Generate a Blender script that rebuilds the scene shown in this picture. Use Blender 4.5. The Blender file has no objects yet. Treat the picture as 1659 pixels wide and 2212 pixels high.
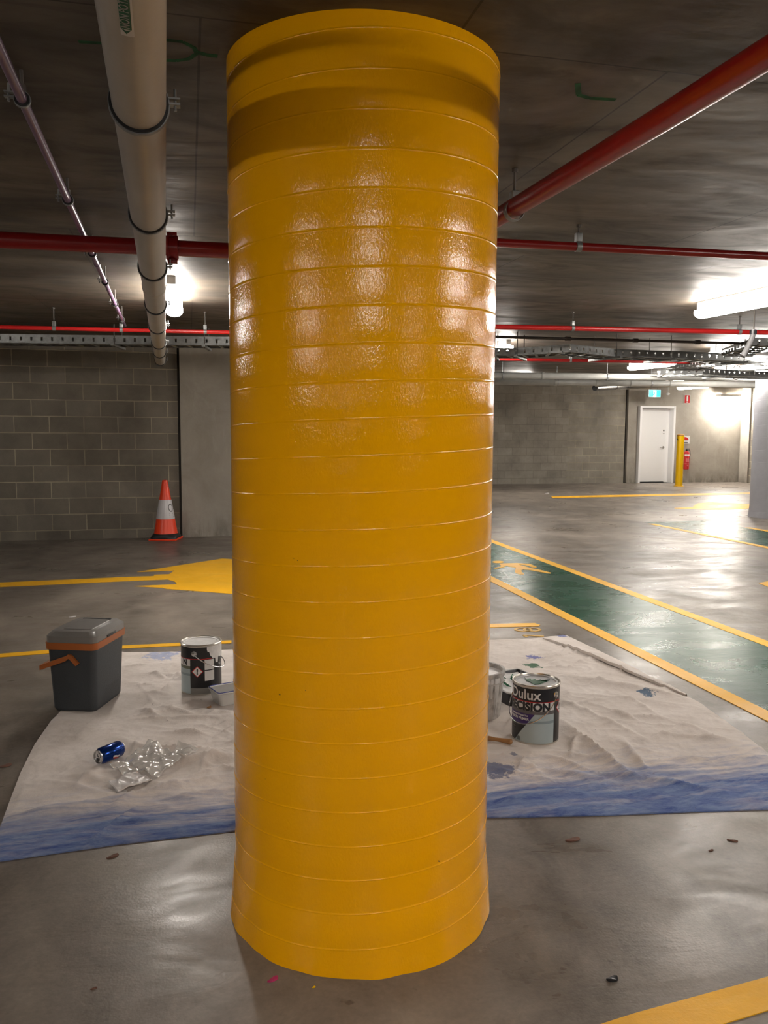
import bpy, bmesh, math, random
from mathutils import Vector, Matrix, noise
PI = math.pi
random.seed(7)
SC = bpy.context.scene
COL = SC.collection

# ------------------------------------------------------------------ camera
FPX, CAMZ = 1790.0, 1.36
YAW, ROLL = math.radians(13.2), 0.006
PITCH = math.atan((1106 - 931.4) / FPX)
fwd = Vector((math.sin(YAW) * math.cos(PITCH), math.cos(YAW) * math.cos(PITCH), -math.sin(PITCH)))
rgt = Vector((math.cos(YAW), -math.sin(YAW), 0))
upv = rgt.cross(fwd)
R2 = rgt * math.cos(ROLL) + upv * math.sin(ROLL)
U2 = upv * math.cos(ROLL) - rgt * math.sin(ROLL)
cam_d = bpy.data.cameras.new('camera')
cam = bpy.data.objects.new('camera', cam_d)
COL.objects.link(cam)
cam_d.sensor_fit = 'HORIZONTAL'
cam_d.sensor_width = 36
cam_d.lens = FPX / 1659 * 36
cam_d.clip_start = 0.02
cam.matrix_world = Matrix(((R2.x, U2.x, -fwd.x, 0), (R2.y, U2.y, -fwd.y, 0), (R2.z, U2.z, -fwd.z, CAMZ), (0, 0, 0, 1)))
SC.camera = cam

# ------------------------------------------------------------------ light levels
LAMP = 75.0                      # radiance of the fluorescent diffusers
LAMP_COL = (1.0, 0.93, 0.85)
SC.view_settings.view_transform = 'Standard'
SC.view_settings.look = 'None'
SC.view_settings.gamma = 1.0
SC.view_settings.use_curve_mapping = False
SC.view_settings.exposure = 0.45
w = bpy.data.worlds.new('world')
SC.world = w
w.use_nodes = True
w.node_tree.nodes['Background'].inputs[0].default_value = (0.02, 0.02, 0.02, 1)

SC.cycles.max_bounces = 5
SC.cycles.diffuse_bounces = 3
SC.cycles.glossy_bounces = 2
SC.cycles.use_adaptive_sampling = True
SC.cycles.adaptive_threshold = 0.1

# ------------------------------------------------------------------ survey helpers (photo measurements -> metres in the place)
def _ray(x, y):
    return fwd + R2 * ((x - 829.5) / FPX) - U2 * ((y - 1106) / FPX)
def at_z(x, y, z=0.0):
    r = _ray(x, y)
    return Vector((0, 0, CAMZ)) + r * ((z - CAMZ) / r.z)
def at_y(x, y, Y):
    r = _ray(x, y)
    return Vector((0, 0, CAMZ)) + r * (Y / r.y)
def ceil_z(Y):
    return 2.27 + 0.0165 * Y

# ------------------------------------------------------------------ node helpers
MATS = {}
def mat(name, col=(0.5, 0.5, 0.5), rough=0.5, metal=0.0, emit=None, estr=0, noise_amt=0.0, nscale=8.0, bump=0.0, bscale=60.0,
        trans=0.0, coat=0.0, alpha=1.0, rough_var=0.0):
    if name in MATS:
        return MATS[name]
    m = bpy.data.materials.new(name)
    m.use_nodes = True
    nt = m.node_tree
    b = nt.nodes['Principled BSDF']
    b.inputs['Base Color'].default_value = (*col, 1)
    b.inputs['Roughness'].default_value = rough
    b.inputs['Metallic'].default_value = metal
    b.inputs['Transmission Weight'].default_value = trans
    b.inputs['Coat Weight'].default_value = coat
    b.inputs['Alpha'].default_value = alpha
    tc = nt.nodes.new('ShaderNodeTexCoord')
    if noise_amt > 0:
        n = nt.nodes.new('ShaderNodeTexNoise'); n.inputs['Scale'].default_value = nscale; n.inputs['Detail'].default_value = 6
        nt.links.new(tc.outputs['Object'], n.inputs['Vector'])
        mr = nt.nodes.new('ShaderNodeMapRange')
        mr.inputs['From Min'].default_value = 0.3; mr.inputs['From Max'].default_value = 0.7
        mr.inputs['To Min'].default_value = 1 - noise_amt; mr.inputs['To Max'].default_value = 1 + noise_amt
        nt.links.new(n.outputs['Fac'], mr.inputs['Value'])
        mx = nt.nodes.new('ShaderNodeVectorMath'); mx.operation = 'SCALE'
        mx.inputs[0].default_value = col
        nt.links.new(mr.outputs[0], mx.inputs['Scale'])
        nt.links.new(mx.outputs[0], b.inputs['Base Color'])
    if rough_var > 0:
        n = nt.nodes.new('ShaderNodeTexNoise'); n.inputs['Scale'].default_value = nscale * 1.7; n.inputs['Detail'].default_value = 5
        nt.links.new(tc.outputs['Object'], n.inputs['Vector'])
        mr = nt.nodes.new('ShaderNodeMapRange')
        mr.inputs['From Min'].default_value = 0.3; mr.inputs['From Max'].default_value = 0.7
        mr.inputs['To Min'].default_value = rough - rough_var; mr.inputs['To Max'].default_value = rough + rough_var
        nt.links.new(n.outputs['Fac'], mr.inputs['Value']); nt.links.new(mr.outputs[0], b.inputs['Roughness'])
    if bump > 0:
        n = nt.nodes.new('ShaderNodeTexNoise'); n.inputs['Scale'].default_value = bscale; n.inputs['Detail'].default_value = 4
        nt.links.new(tc.outputs['Object'], n.inputs['Vector'])
        bp = nt.nodes.new('ShaderNodeBump'); bp.inputs['Strength'].default_value = bump; bp.inputs['Distance'].default_value = 0.01
        nt.links.new(n.outputs['Fac'], bp.inputs['Height']); nt.links.new(bp.outputs[0], b.inputs['Normal'])
    if emit:
        b.inputs['Emission Color'].default_value = (*emit, 1)
        b.inputs['Emission Strength'].default_value = estr
    MATS[name] = m
    return m

class NT:
    """small wrapper for hand-built node trees"""
    def __init__(s, name):
        s.m = bpy.data.materials.new(name); s.m.use_nodes = True; s.t = s.m.node_tree
        s.b = s.t.nodes['Principled BSDF']
        s.pos = s.n('ShaderNodeNewGeometry').outputs['Position']
        MATS[name] = s.m
    def n(s, kind, **kw):
        nd = s.t.nodes.new(kind)
        for k, v in kw.items():
            if k in nd.inputs: s.put(nd.inputs[k], v)
            else: setattr(nd, k, v)
        return nd
    def put(s, sock, v):
        if isinstance(v, bpy.types.NodeSocket): s.t.links.new(v, sock)
        else: sock.default_value = v
    def mapv(s, v, scale=(1, 1, 1), loc=(0, 0, 0), rot=(0, 0, 0)):
        nd = s.n('ShaderNodeMapping'); s.put(nd.inputs['Vector'], v)
        nd.inputs['Scale'].default_value = scale; nd.inputs['Location'].default_value = loc; nd.inputs['Rotation'].default_value = rot
        return nd.outputs[0]
    def noise(s, v, scale, detail=5, rough=0.55, dist=0.0):
        nd = s.n('ShaderNodeTexNoise', Scale=scale, Detail=detail, Roughness=rough, Distortion=dist); s.put(nd.inputs['Vector'], v)
        return nd.outputs['Fac']
    def rng(s, v, a, b, c=0.0, d=1.0, smooth=False):
        nd = s.n('ShaderNodeMapRange')
        if smooth: nd.interpolation_type = 'SMOOTHSTEP'
        s.put(nd.inputs['Value'], v)
        for k, x in zip(('From Min', 'From Max', 'To Min', 'To Max'), (a, b, c, d)): nd.inputs[k].default_value = x
        return nd.outputs[0]
    def math(s, op, a, b=None):
        nd = s.n('ShaderNodeMath', operation=op); s.put(nd.inputs[0], a)
        if b is not None: s.put(nd.inputs[1], b)
        return nd.outputs[0]
    def mix(s, f, a, b, mode='MIX'):
        nd = s.n('ShaderNodeMix', data_type='RGBA', blend_type=mode)
        s.put(nd.inputs[0], f)
        for sock, v in ((nd.inputs[6], a), (nd.inputs[7], b)):
            s.put(sock, v if isinstance(v, bpy.types.NodeSocket) else (*v, 1))
        return nd.outputs[2]
    def xyz(s, v):
        nd = s.n('ShaderNodeSeparateXYZ'); s.put(nd.inputs[0], v); return nd.outputs
    def comb(s, x, y, z):
        nd = s.n('ShaderNodeCombineXYZ')
        for i, v in enumerate((x, y, z)): s.put(nd.inputs[i], v)
        return nd.outputs[0]
    def bump(s, h, strength, dist, prev=None):
        nd = s.n('ShaderNodeBump', Strength=strength, Distance=dist); s.put(nd.inputs['Height'], h)
        if prev is not None: s.put(nd.inputs['Normal'], prev)
        return nd.outputs[0]
    def out(s, col=None, rough=None, nor=None):
        if col is not None: s.put(s.b.inputs['Base Color'], col)
        if rough is not None: s.put(s.b.inputs['Roughness'], rough)
        if nor is not None: s.put(s.b.inputs['Normal'], nor)
        return s.m

def floor_finish(t, base_col, mott=1.0, rmin=0.24, rmax=0.52, spec=0.28):
    big = t.noise(t.mapv(t.pos, (0.9, 0.5, 1)), 1.1, 4, 0.62, 0.6)
    mid = t.noise(t.mapv(t.pos, (1, 0.7, 1), (5, 2, 0)), 4.5, 6, 0.70, 0.8)
    fine = t.noise(t.pos, 60, 2, 0.6)
    f = t.math('ADD', t.rng(big, 0.33, 0.67, -0.6, 0.6), t.rng(mid, 0.3, 0.7, -0.35, 0.35))
    f = t.math('ADD', f, t.rng(fine, 0.3, 0.7, -0.14, 0.14))
    k = t.rng(f, -0.7, 0.7, 1 - 0.45 * mott, 1 + 0.42 * mott)
    cs = t.n('ShaderNodeVectorMath', operation='SCALE')
    t.put(cs.inputs[0], base_col); t.put(cs.inputs['Scale'], k)
    pits = t.noise(t.mapv(t.pos, (1, 1, 1), (3, 9, 1)), 16, 3, 0.5)
    col = t.mix(t.rng(pits, 0.70, 0.76, 0, 0.6 * mott), cs.outputs[0], (0.05, 0.04, 0.03))
    rg = t.rng(t.noise(t.mapv(t.pos, (0.7, 1.2, 1), (2, 7, 0)), 2.6, 4, 0.68, 0.8), 0.3, 0.7, rmin, rmax)
    rip = t.noise(t.mapv(t.pos, (0.6, 1.4, 1)), 5.0, 4, 0.6, 0.5)
    nor = t.bump(rip, 0.12, 0.02)
    nor = t.bump(t.noise(t.pos, 130, 1, 0.6), 0.12, 0.003, nor)
    t.b.inputs['Specular IOR Level'].default_value = spec
    return t.out(col, rg, nor)

t = NT('floor_concrete'); floor_finish(t, (0.185, 0.158, 0.132)); M_FLOOR = t.m
t = NT('green_floor_paint'); floor_finish(t, (0.018, 0.070, 0.044), 0.6, 0.20, 0.36, 0.14); M_GREEN = t.m
t = NT('yellow_floor_paint'); floor_finish(t, (0.80, 0.42, 0.015), 0.30, 0.35, 0.55); M_YLINE = t.m
t = NT('yellow_worn_paint'); floor_finish(t, (0.55, 0.34, 0.08), 0.5, 0.4, 0.6); M_YWORN = t.m

# ceiling: off-form concrete with panel seams and smears
t = NT('ceiling_concrete')
big = t.noise(t.mapv(t.pos, (0.5, 1.3, 1), rot=(0, 0, 0.25)), 1.3, 7, 0.62, 1.0)
mid = t.noise(t.mapv(t.pos, (0.8, 1.7, 1), rot=(0, 0, 0.12)), 1.9, 8, 0.62, 1.2)
c = t.mix(t.rng(big, 0.36, 0.64), (0.058, 0.045, 0.032), (0.145, 0.119, 0.088))
c = t.mix(t.rng(mid, 0.50, 0.62, 0, 0.65), c, (0.040, 0.032, 0.023))
br = t.n('ShaderNodeTexBrick', Scale=1.0)
t.put(br.inputs['Vector'], t.mapv(t.pos, loc=(-0.04, 0.35, 0)))
for k, v in (('Mortar Size', 0.004), ('Brick Width', 1.2), ('Row Height', 2.4), ('Mortar Smooth', 0.3)): br.inputs[k].default_value = v
br.offset = 0.5; br.inputs['Color1'].default_value = (1, 1, 1, 1); br.inputs['Color2'].default_value = (0.86, 0.86, 0.86, 1); br.inputs['Mortar'].default_value = (0.25, 0.22, 0.2, 1)
c = t.mix(1.0, c, br.outputs['Color'], 'MULTIPLY')
nor = t.bump(t.noise(t.mapv(t.pos, (1, 1.6, 1)), 5, 5, 0.55), 0.18, 0.012)
t.out(c, t.rng(mid, 0.3, 0.7, 0.42, 0.7), nor)

def block_wall(name, swap=False, split=None, c1=(0.225, 0.205, 0.172), c2=(0.175, 0.158, 0.13), mortar=(0.44, 0.40, 0.30), zoff=0.0, xoff=0.0, shade=1.0):
    t = NT(name)
    o = t.xyz(t.pos)
    u = o[1] if swap else o[0]
    wob = t.math('MULTIPLY', t.math('SUBTRACT', t.noise(t.pos, 7, 2), 0.5), 0.006)
    v = t.comb(t.math('ADD', u, t.math('ADD', wob, xoff)), t.math('ADD', o[2], t.math('ADD', wob, zoff)), 0.0)
    br = t.n('ShaderNodeTexBrick', Scale=1.0)
    t.put(br.inputs['Vector'], v)
    for k, x in (('Mortar Size', 0.0065), ('Brick Width', 0.4), ('Row Height', 0.2), ('Mortar Smooth', 0.35), ('Bias', 0.1)): br.inputs[k].default_value = x
    br.inputs['Color1'].default_value = (*c1, 1); br.inputs['Color2'].default_value = (*c2, 1)
    fade = t.rng(t.noise(t.pos, 1.3, 4, 0.6), 0.38, 0.6)
    mo = t.mix(fade, tuple(x * 0.62 for x in mortar), mortar)
    if split is not None:
        s = t.rng(o[0], split - 0.02, split + 0.02)
        mo = t.mix(s, (0.22, 0.20, 0.17), mo)
    t.put(br.inputs['Mortar'], mo)
    c = t.mix(1.0, br.outputs['Color'], t.mix(t.rng(t.noise(t.pos, 2.2, 6, 0.65), 0.3, 0.7), (0.72, 0.70, 0.68), (1.15, 1.13, 1.08)), 'MULTIPLY')
    c = t.mix(t.rng(t.noise(t.pos, 90, 3, 0.6), 0.62, 0.75, 0, 0.35), c, (0.07, 0.065, 0.055))
    nor = t.bump(br.outputs['Fac'], 0.35, -0.006)
    nor = t.bump(t.noise(t.pos, 110, 4, 0.6), 0.3, 0.004, nor)
    return t.out(c, 0.85, nor)
block_wall('left_blocks', zoff=0.085, xoff=0.06)
block_wall('back_blocks', split=9.75, c1=(0.33, 0.305, 0.265), c2=(0.27, 0.25, 0.215), zoff=0.05)
block_wall('side_blocks', swap=True)

t = NT('wall_concrete')
n1 = t.noise(t.pos, 1.6, 7, 0.65, 0.5)
n2 = t.noise(t.mapv(t.pos, (2.5, 2.5, 0.7)), 2.0, 7, 0.7, 0.6)
c = t.mix(t.rng(n1, 0.3, 0.7), (0.27, 0.24, 0.20), (0.38, 0.35, 0.30))
c = t.mix(t.rng(n2, 0.56, 0.7, 0, 0.5), c, (0.42, 0.39, 0.34))
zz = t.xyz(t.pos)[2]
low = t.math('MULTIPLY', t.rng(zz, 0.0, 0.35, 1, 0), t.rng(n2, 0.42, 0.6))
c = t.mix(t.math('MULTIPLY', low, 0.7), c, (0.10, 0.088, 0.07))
t.out(c, 0.75, t.bump(t.noise(t.pos, 30, 5, 0.6), 0.25, 0.006))

# glossy yellow column paint, rolled on: fine stipple
t = NT('yellow_gloss')
n1 = t.noise(t.pos, 3.0, 4)
c = t.mix(t.rng(n1, 0.3, 0.7), (0.96, 0.435, 0.0), (0.96, 0.445, 0.0))
spk = t.noise(t.pos, 55, 2, 0.5)
c = t.mix(t.rng(spk, 0.79, 0.81), c, (0.12, 0.06, 0.02))
ao = t.mapv(t.pos, (1, 1, 0.55))
nor = t.bump(t.noise(ao, 190, 3, 0.6), 0.42, 0.0020)
nor = t.bump(t.noise(t.mapv(t.pos, (1, 1, 1.6)), 9, 2, 0.5), 0.03, 0.004, nor)
t.b.inputs['IOR'].default_value = 1.42
t.out(c, t.rng(t.noise(t.mapv(t.pos, (1, 1, 6)), 6, 3), 0.3, 0.7, 0.10, 0.16), nor)

# canvas drop cloth with blue edge and paint splashes
def near(t, p, r, amt=0.5, sc=18):
    d = t.n('ShaderNodeVectorMath', operation='DISTANCE'); t.put(d.inputs[0], t.comb(t.xyz(t.pos)[0], t.xyz(t.pos)[1], 0.0)); d.inputs[1].default_value = (p[0], p[1], 0)
    dd = t.math('ADD', d.outputs['Value'], t.math('MULTIPLY', t.math('SUBTRACT', t.noise(t.pos, sc, 5, 0.7), 0.5), r * 2.4))
    return t.rng(dd, r * 0.55, r * 0.7, amt, 0)
t = NT('canvas')
o = t.xyz(t.pos)
n1 = t.noise(t.pos, 5, 6, 0.65)
c = t.mix(t.rng(n1, 0.3, 0.7), (0.58, 0.52, 0.475), (0.74, 0.68, 0.64))
edge = t.math('SUBTRACT', o[1], t.math('MULTIPLY', t.math('SUBTRACT', 2.4, o[0]), 0.045))       # distance up from the front hem
st = t.noise(t.mapv(t.pos, (0.7, 5, 1)), 3.0, 7, 0.68, 0.5)
e2 = t.math('ADD', edge, t.math('MULTIPLY', t.math('SUBTRACT', st, 0.5), 0.55))
bl = t.mix(t.rng(t.noise(t.mapv(t.pos, (1, 3, 1), (8, 1, 0)), 7, 6, 0.72, 0.6), 0.38, 0.62), (0.045, 0.085, 0.27), (0.17, 0.24, 0.42))
c = t.mix(t.math('MULTIPLY', t.rng(e2, 2.72, 2.92, 1, 0), t.rng(t.noise(t.mapv(t.pos, (0.8, 4, 1), (1, 7, 2)), 4, 7, 0.7), 0.36, 0.5, 0.72, 1.0)), c, bl)
c = t.mix(t.math('MULTIPLY', t.rng(e2, 2.80, 3.15, 0.45, 0), t.rng(t.noise(t.mapv(t.pos, (1, 4, 1), (3, 3, 3)), 6, 6, 0.7), 0.45, 0.6)), c, (0.16, 0.22, 0.42))
for px, r, cc, a, sc in (((1155, 1424), 0.07, (0.07, 0.09, 0.35), 0.8, 30), ((1398, 1504), 0.06, (0.02, 0.09, 0.18), 0.85, 25), ((1215, 1379), 0.06, (0.06, 0.10, 0.32), 0.8, 30),
                         ((350, 1418), 0.14, (0.16, 0.26, 0.55), 0.55, 26), ((410, 1409), 0.10, (0.08, 0.12, 0.45), 0.8, 22), ((1150, 1442), 0.07, (0.01, 0.10, 0.04), 0.9, 26),
                         ((1075, 1670), 0.10, (0.05, 0.08, 0.20), 0.75, 22), ((1110, 1640), 0.03, (0.05, 0.08, 0.2), 0.6, 40)):
    c = t.mix(near(t, at_z(*px), r, a, sc), c, cc)
dots = t.noise(t.pos, 34, 2, 0.5)
c = t.mix(t.rng(dots, 0.77, 0.79, 0, 0.7), c, (0.12, 0.10, 0.10))
nor = t.bump(t.noise(t.pos, 26, 6, 0.65), 0.4, 0.01)
nor = t.bump(t.noise(t.pos, 420, 2), 0.2, 0.0012, nor)
t.out(c, 0.9, nor)

M = dict(
    white=mat('white_enamel', (0.62, 0.61, 0.60), 0.45, bump=0.1),
    doorwhite=mat('door_paint', (0.88, 0.88, 0.88), 0.4, bump=0.08),
    pvc=mat('pvc_pipe', (0.42, 0.385, 0.335), 0.32, noise_amt=0.07, nscale=5, bump=0.05),
    purple=mat('purple_pipe', (0.20, 0.125, 0.21), 0.3, noise_amt=0.12, nscale=9),
    red=mat('fire_red', (0.25, 0.008, 0.008), 0.28),
    redb=mat('bright_red', (0.50, 0.015, 0.015), 0.35),
    rubber=mat('black_rubber', (0.012, 0.012, 0.013), 0.55, noise_amt=0.1),
    galv=mat('galvanised_steel', (0.27, 0.28, 0.28), 0.45, 0.5, noise_amt=0.18, nscale=25, rough_var=0.1),
    steel=mat('bright_steel', (0.62, 0.62, 0.62), 0.25, 0.95, rough_var=0.06),
    rod=mat('threaded_rod', (0.11, 0.095, 0.085), 0.55, 0.4),
    black=mat('black_paint', (0.012, 0.012, 0.014), 0.38, noise_amt=0.1),
    darkc=mat('dark_conduit', (0.035, 0.025, 0.022), 0.45, noise_amt=0.1),
    greyp=mat('grey_pipe', (0.36, 0.36, 0.34), 0.35, noise_amt=0.12, nscale=6),
    base=mat('batten_base', (0.55, 0.54, 0.52), 0.45),
    lamp=mat('lamp_diffuser', (0.9, 0.9, 0.9), 0.5, emit=LAMP_COL, estr=LAMP),
    orange=mat('cone_orange', (0.85, 0.055, 0.01), 0.38, noise_amt=0.04),
    refl=mat('reflective_sleeve', (0.62, 0.60, 0.62), 0.3, noise_amt=0.04),
    cool=mat('charcoal_plastic', (0.042, 0.048, 0.055), 0.55, noise_amt=0.08, bump=0.15, bscale=180),
    lid=mat('grey_plastic_lid', (0.20, 0.19, 0.18), 0.33, noise_amt=0.08, bump=0.05),
    coolor=mat('burnt_orange_plastic', (0.40, 0.115, 0.025), 0.42, noise_amt=0.06),
    canwhite=mat('label_white', (0.66, 0.65, 0.64), 0.4),
    canblue=mat('label_pale_blue', (0.36, 0.43, 0.45), 0.35, noise_amt=0.04),
    canband=mat('label_grey_blue', (0.22, 0.28, 0.30), 0.35),
    canpurple=mat('label_purple', (0.045, 0.02, 0.13), 0.35),
    cangrey=mat('label_grey', (0.12, 0.11, 0.11), 0.4),
    spill=mat('white_paint_spill', (0.68, 0.67, 0.66), 0.35, noise_amt=0.1, nscale=30, bump=0.3, bscale=40),
    greenp=mat('green_wet_paint', (0.008, 0.085, 0.035), 0.25, noise_amt=0.3, nscale=60),
    bluecan=mat('blue_aluminium', (0.008, 0.045, 0.26), 0.2, 0.75),
    wrap=mat('clear_wrapper', (0.62, 0.60, 0.57), 0.12, coat=0.6, bump=0.3, bscale=40, noise_amt=0.1, alpha=0.72),
    wrapw=mat('white_plastic', (0.62, 0.59, 0.58), 0.3, bump=0.15, bscale=40),
    tub=mat('frosted_plastic', (0.80, 0.79, 0.77), 0.22, trans=0.3, noise_amt=0.03),
    tubblue=mat('blue_clip_rim', (0.05, 0.07, 0.33), 0.35),
    wood=mat('brush_handle_wood', (0.30, 0.15, 0.055), 0.45, noise_amt=0.25, nscale=20),
    bucket=mat('splattered_bucket', (0.46, 0.44, 0.42), 0.5, noise_amt=0.5, nscale=22, bump=0.5, bscale=30),
    greycol=mat('grey_column_paint', (0.31, 0.31, 0.335), 0.5, noise_amt=0.04, bump=0.1),
    yboll=mat('yellow_bollard', (0.85, 0.50, 0.0), 0.3),
    green=mat('sign_green', (0.012, 0.12, 0.06), 0.5),
    exitg=mat('exit_lit_panel', (0.0, 0.5, 0.5), 0.4, emit=(0.0, 0.75, 0.85), estr=1.0),
    exitw=mat('exit_lit_white', (0.9, 0.9, 0.9), 0.4, emit=(0.85, 1.0, 1.0), estr=1.8),
    spray=mat('green_spray_paint', (0.012, 0.10, 0.035), 0.8, noise_amt=0.5, nscale=20),
    dark=mat('dark_void', (0.02, 0.018, 0.016), 0.8),
    joint=mat('dark_sealant', (0.05, 0.045, 0.038), 0.8, noise_amt=0.2),
    pink=mat('pink_petal', (0.45, 0.03, 0.12), 0.6, noise_amt=0.3, nscale=80),
    leafc=mat('dry_leaf', (0.12, 0.05, 0.03), 0.7, noise_amt=0.3, nscale=60),
    cableg=mat('grey_cable', (0.16, 0.16, 0.165), 0.5),
    can_rim=mat('tin_rim', (0.55, 0.52, 0.47), 0.3, 0.85),
    can_lid=mat('tin_lid', (0.42, 0.42, 0.42), 0.42, 0.55, noise_amt=0.06, nscale=15),
)

# ------------------------------------------------------------------ mesh helpers
def obj(name, bm, m, parent=None, smooth=True, sharp=35):
    bmesh.ops.recalc_face_normals(bm, faces=bm.faces)
    me = bpy.data.meshes.new(name)
    if smooth:
        a = math.radians(sharp)
        for f in bm.faces: f.smooth = True
        for e in bm.edges:
            if len(e.link_faces) == 2 and e.calc_face_angle(0) > a: e.smooth = False
    bm.to_mesh(me); bm.free()
    me.materials.append(MATS[m] if isinstance(m, str) and m in MATS else (M[m] if isinstance(m, str) else m))
    o = bpy.data.objects.new(name, me); COL.objects.link(o)
    if parent: o.parent = parent
    return o
def tag(o, label, cat=None, group=None, kind=None):
    if label: o['label'] = label
    if cat: o['category'] = cat
    if group: o['group'] = group
    if kind: o['kind'] = kind
    return o
def thing(name, label, cat, loc=(0, 0, 0), rotz=0.0, group=None):
    o = bpy.data.objects.new(name, None); COL.objects.link(o)
    o.location = loc; o.rotation_euler = (0, 0, rotz); o.empty_display_size = 0.1
    return tag(o, label, cat, group)
def struct(name, bm, m, smooth=False, parent=None):
    o = obj(name, bm, m, parent, smooth)
    if not parent: o['kind'] = 'structure'
    return o
def NB(): return bmesh.new()
def box(bm, c, s, rotz=0.0, bev=0.0, taper=1.0):
    """box centred at c with size s; taper scales the bottom"""
    vs = []
    for z in (-1, 1):
        k = taper if z < 0 else 1
        for x, y in ((-1, -1), (1, -1), (1, 1), (-1, 1)):
            p = Vector((x * s[0] / 2 * k, y * s[1] / 2 * k, z * s[2] / 2))
            if rotz: p.rotate(Matrix.Rotation(rotz, 3, 'Z'))
            vs.append(bm.verts.new(p + Vector(c)))
    fs = [bm.faces.new([vs[i] for i in q]) for q in ((3, 2, 1, 0), (4, 5, 6, 7), (0, 1, 5, 4), (1, 2, 6, 5), (2, 3, 7, 6), (3, 0, 4, 7))]
    if bev > 0:
        es = list({e for f in fs for e in f.edges})
        bmesh.ops.bevel(bm, geom=es, offset=bev, segments=3, affect='EDGES', profile=0.6)
    return bm
def frame_for(d):
    d = d.normalized()
    a = Vector((0, 0, 1)) if abs(d.z) < 0.9 else Vector((1, 0, 0))
    u = d.cross(a).normalized(); v = u.cross(d).normalized()
    return u, v
def tube(bm, pts, r, seg=16, cap=True):
    pts = [Vector(p) for p in pts]
    rs = r if isinstance(r, (list, tuple)) else [r] * len(pts)
    rings = []; u = None
    for i, p in enumerate(pts):
        d = (pts[min(i + 1, len(pts) - 1)] - pts[max(i - 1, 0)])
        if u is None: u, v = frame_for(d)
        else:
            dn = d.normalized(); u = (u - dn * u.dot(dn)).normalized(); v = dn.cross(u) * -1
        rings.append([bm.verts.new(p + (u * math.cos(2 * PI * k / seg) + v * math.sin(2 * PI * k / seg)) * rs[i]) for k in range(seg)])
    for a, b in zip(rings, rings[1:]):
        for k in range(seg): bm.faces.new((a[k], a[(k + 1) % seg], b[(k + 1) % seg], b[k]))
    if cap:
        bm.faces.new(rings[0][::-1]); bm.faces.new(rings[-1])
    return bm
def lathe(bm, prof, seg=48, c=(0, 0, 0), cap0=True, cap1=True, rot=None):
    rings = []
    for r, z in prof:
        ring = []
        for k in range(seg):
            p = Vector((r * math.cos(2 * PI * k / seg), r * math.sin(2 * PI * k / seg), z))
            if rot: p = rot @ p
            ring.append(bm.verts.new(p + Vector(c)))
        rings.append(ring)
    for a, b in zip(rings, rings[1:]):
        for k in range(seg): bm.faces.new((a[k], a[(k + 1) % seg], b[(k + 1) % seg], b[k]))
    if cap0: bm.faces.new(rings[0][::-1])
    if cap1: bm.faces.new(rings[-1])
    return bm
def ring(bm, c, axis, r0, r1, wdt, seg=32):
    """flat-sided band round an axis"""
    u, v = frame_for(Vector(axis)); a = Vector(axis).normalized(); R = []
    for (rr, h) in ((r0, -wdt / 2), (r1, -wdt / 2), (r1, wdt / 2), (r0, wdt / 2)):
        R.append([bm.verts.new(Vector(c) + a * h + (u * math.cos(2 * PI * k / seg) + v * math.sin(2 * PI * k / seg)) * rr) for k in range(seg)])
    for i in range(4):
        A, B = R[i], R[(i + 1) % 4]
        for k in range(seg): bm.faces.new((A[k], A[(k + 1) % seg], B[(k + 1) % seg], B[k]))
    return bm
def poly(bm, pts, z0, z1):
    a = [bm.verts.new((p[0], p[1], z0)) for p in pts]; b = [bm.verts.new((p[0], p[1], z1)) for p in pts]
    n = len(pts)
    bm.faces.new(a[::-1]); bm.faces.new(b)
    for i in range(n): bm.faces.new((a[i], a[(i + 1) % n], b[(i + 1) % n], b[i]))
    return bm
def stroke(bm, pts, wd, z0, z1):
    """flat ribbon along a polyline in plan"""
    L, Rr = [], []
    for i, p in enumerate(pts):
        a = Vector(pts[max(i - 1, 0)][:2]); b = Vector(pts[min(i + 1, len(pts) - 1)][:2])
        d = (b - a).normalized(); n = Vector((-d.y, d.x)) * wd / 2
        L.append(Vector(p[:2]) + n); Rr.append(Vector(p[:2]) - n)
    for i in range(len(pts) - 1):
        poly(bm, [L[i], L[i + 1], Rr[i + 1], Rr[i]], z0, z1)
    return bm
def text_bm(s, size, bold=0.0, extrude=0.0004, align='CENTER'):
    cu = bpy.data.curves.new('lettering', 'FONT'); cu.body = s; cu.size = size; cu.offset = bold; cu.extrude = extrude
    cu.align_x = align; cu.align_y = 'CENTER'; cu.resolution_u = 3
    o = bpy.data.objects.new('lettering', cu); COL.objects.link(o)
    dg = bpy.context.evaluated_depsgraph_get(); dg.update()
    me = o.evaluated_get(dg).to_mesh()
    bm = bmesh.new(); bm.from_mesh(me)
    o.evaluated_get(dg).to_mesh_clear()
    bpy.data.objects.remove(o); bpy.data.curves.remove(cu)
    return bm

# ------------------------------------------------------------------ the setting
X0, X1, Y0, Y1 = -9.0, 14.95, -12.0, 20.35
bm = NB(); box(bm, ((X0 + X1) / 2, (Y0 + Y1) / 2, -0.15), (X1 - X0 + 1, Y1 - Y0 + 1, 0.3)); FLOOR = struct('floor', bm, 'floor_concrete')
bm = NB()
vs = [bm.verts.new(v) for v in ((X0 - .5, Y0 - .5, ceil_z(Y0 - .5)), (X1 + .5, Y0 - .5, ceil_z(Y0 - .5)), (X1 + .5, Y1 + .5, ceil_z(Y1 + .5)), (X0 - .5, Y1 + .5, ceil_z(Y1 + .5)))]
vt = [bm.verts.new(v.co + Vector((0, 0, 0.3))) for v in vs]
bm.faces.new(vs); bm.faces.new(vt[::-1])
for i in range(4): bm.faces.new((vs[i], vs[(i + 1) % 4], vt[(i + 1) % 4], vt[i]))
CEIL = struct('ceiling', bm, 'ceiling_concrete')

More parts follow.
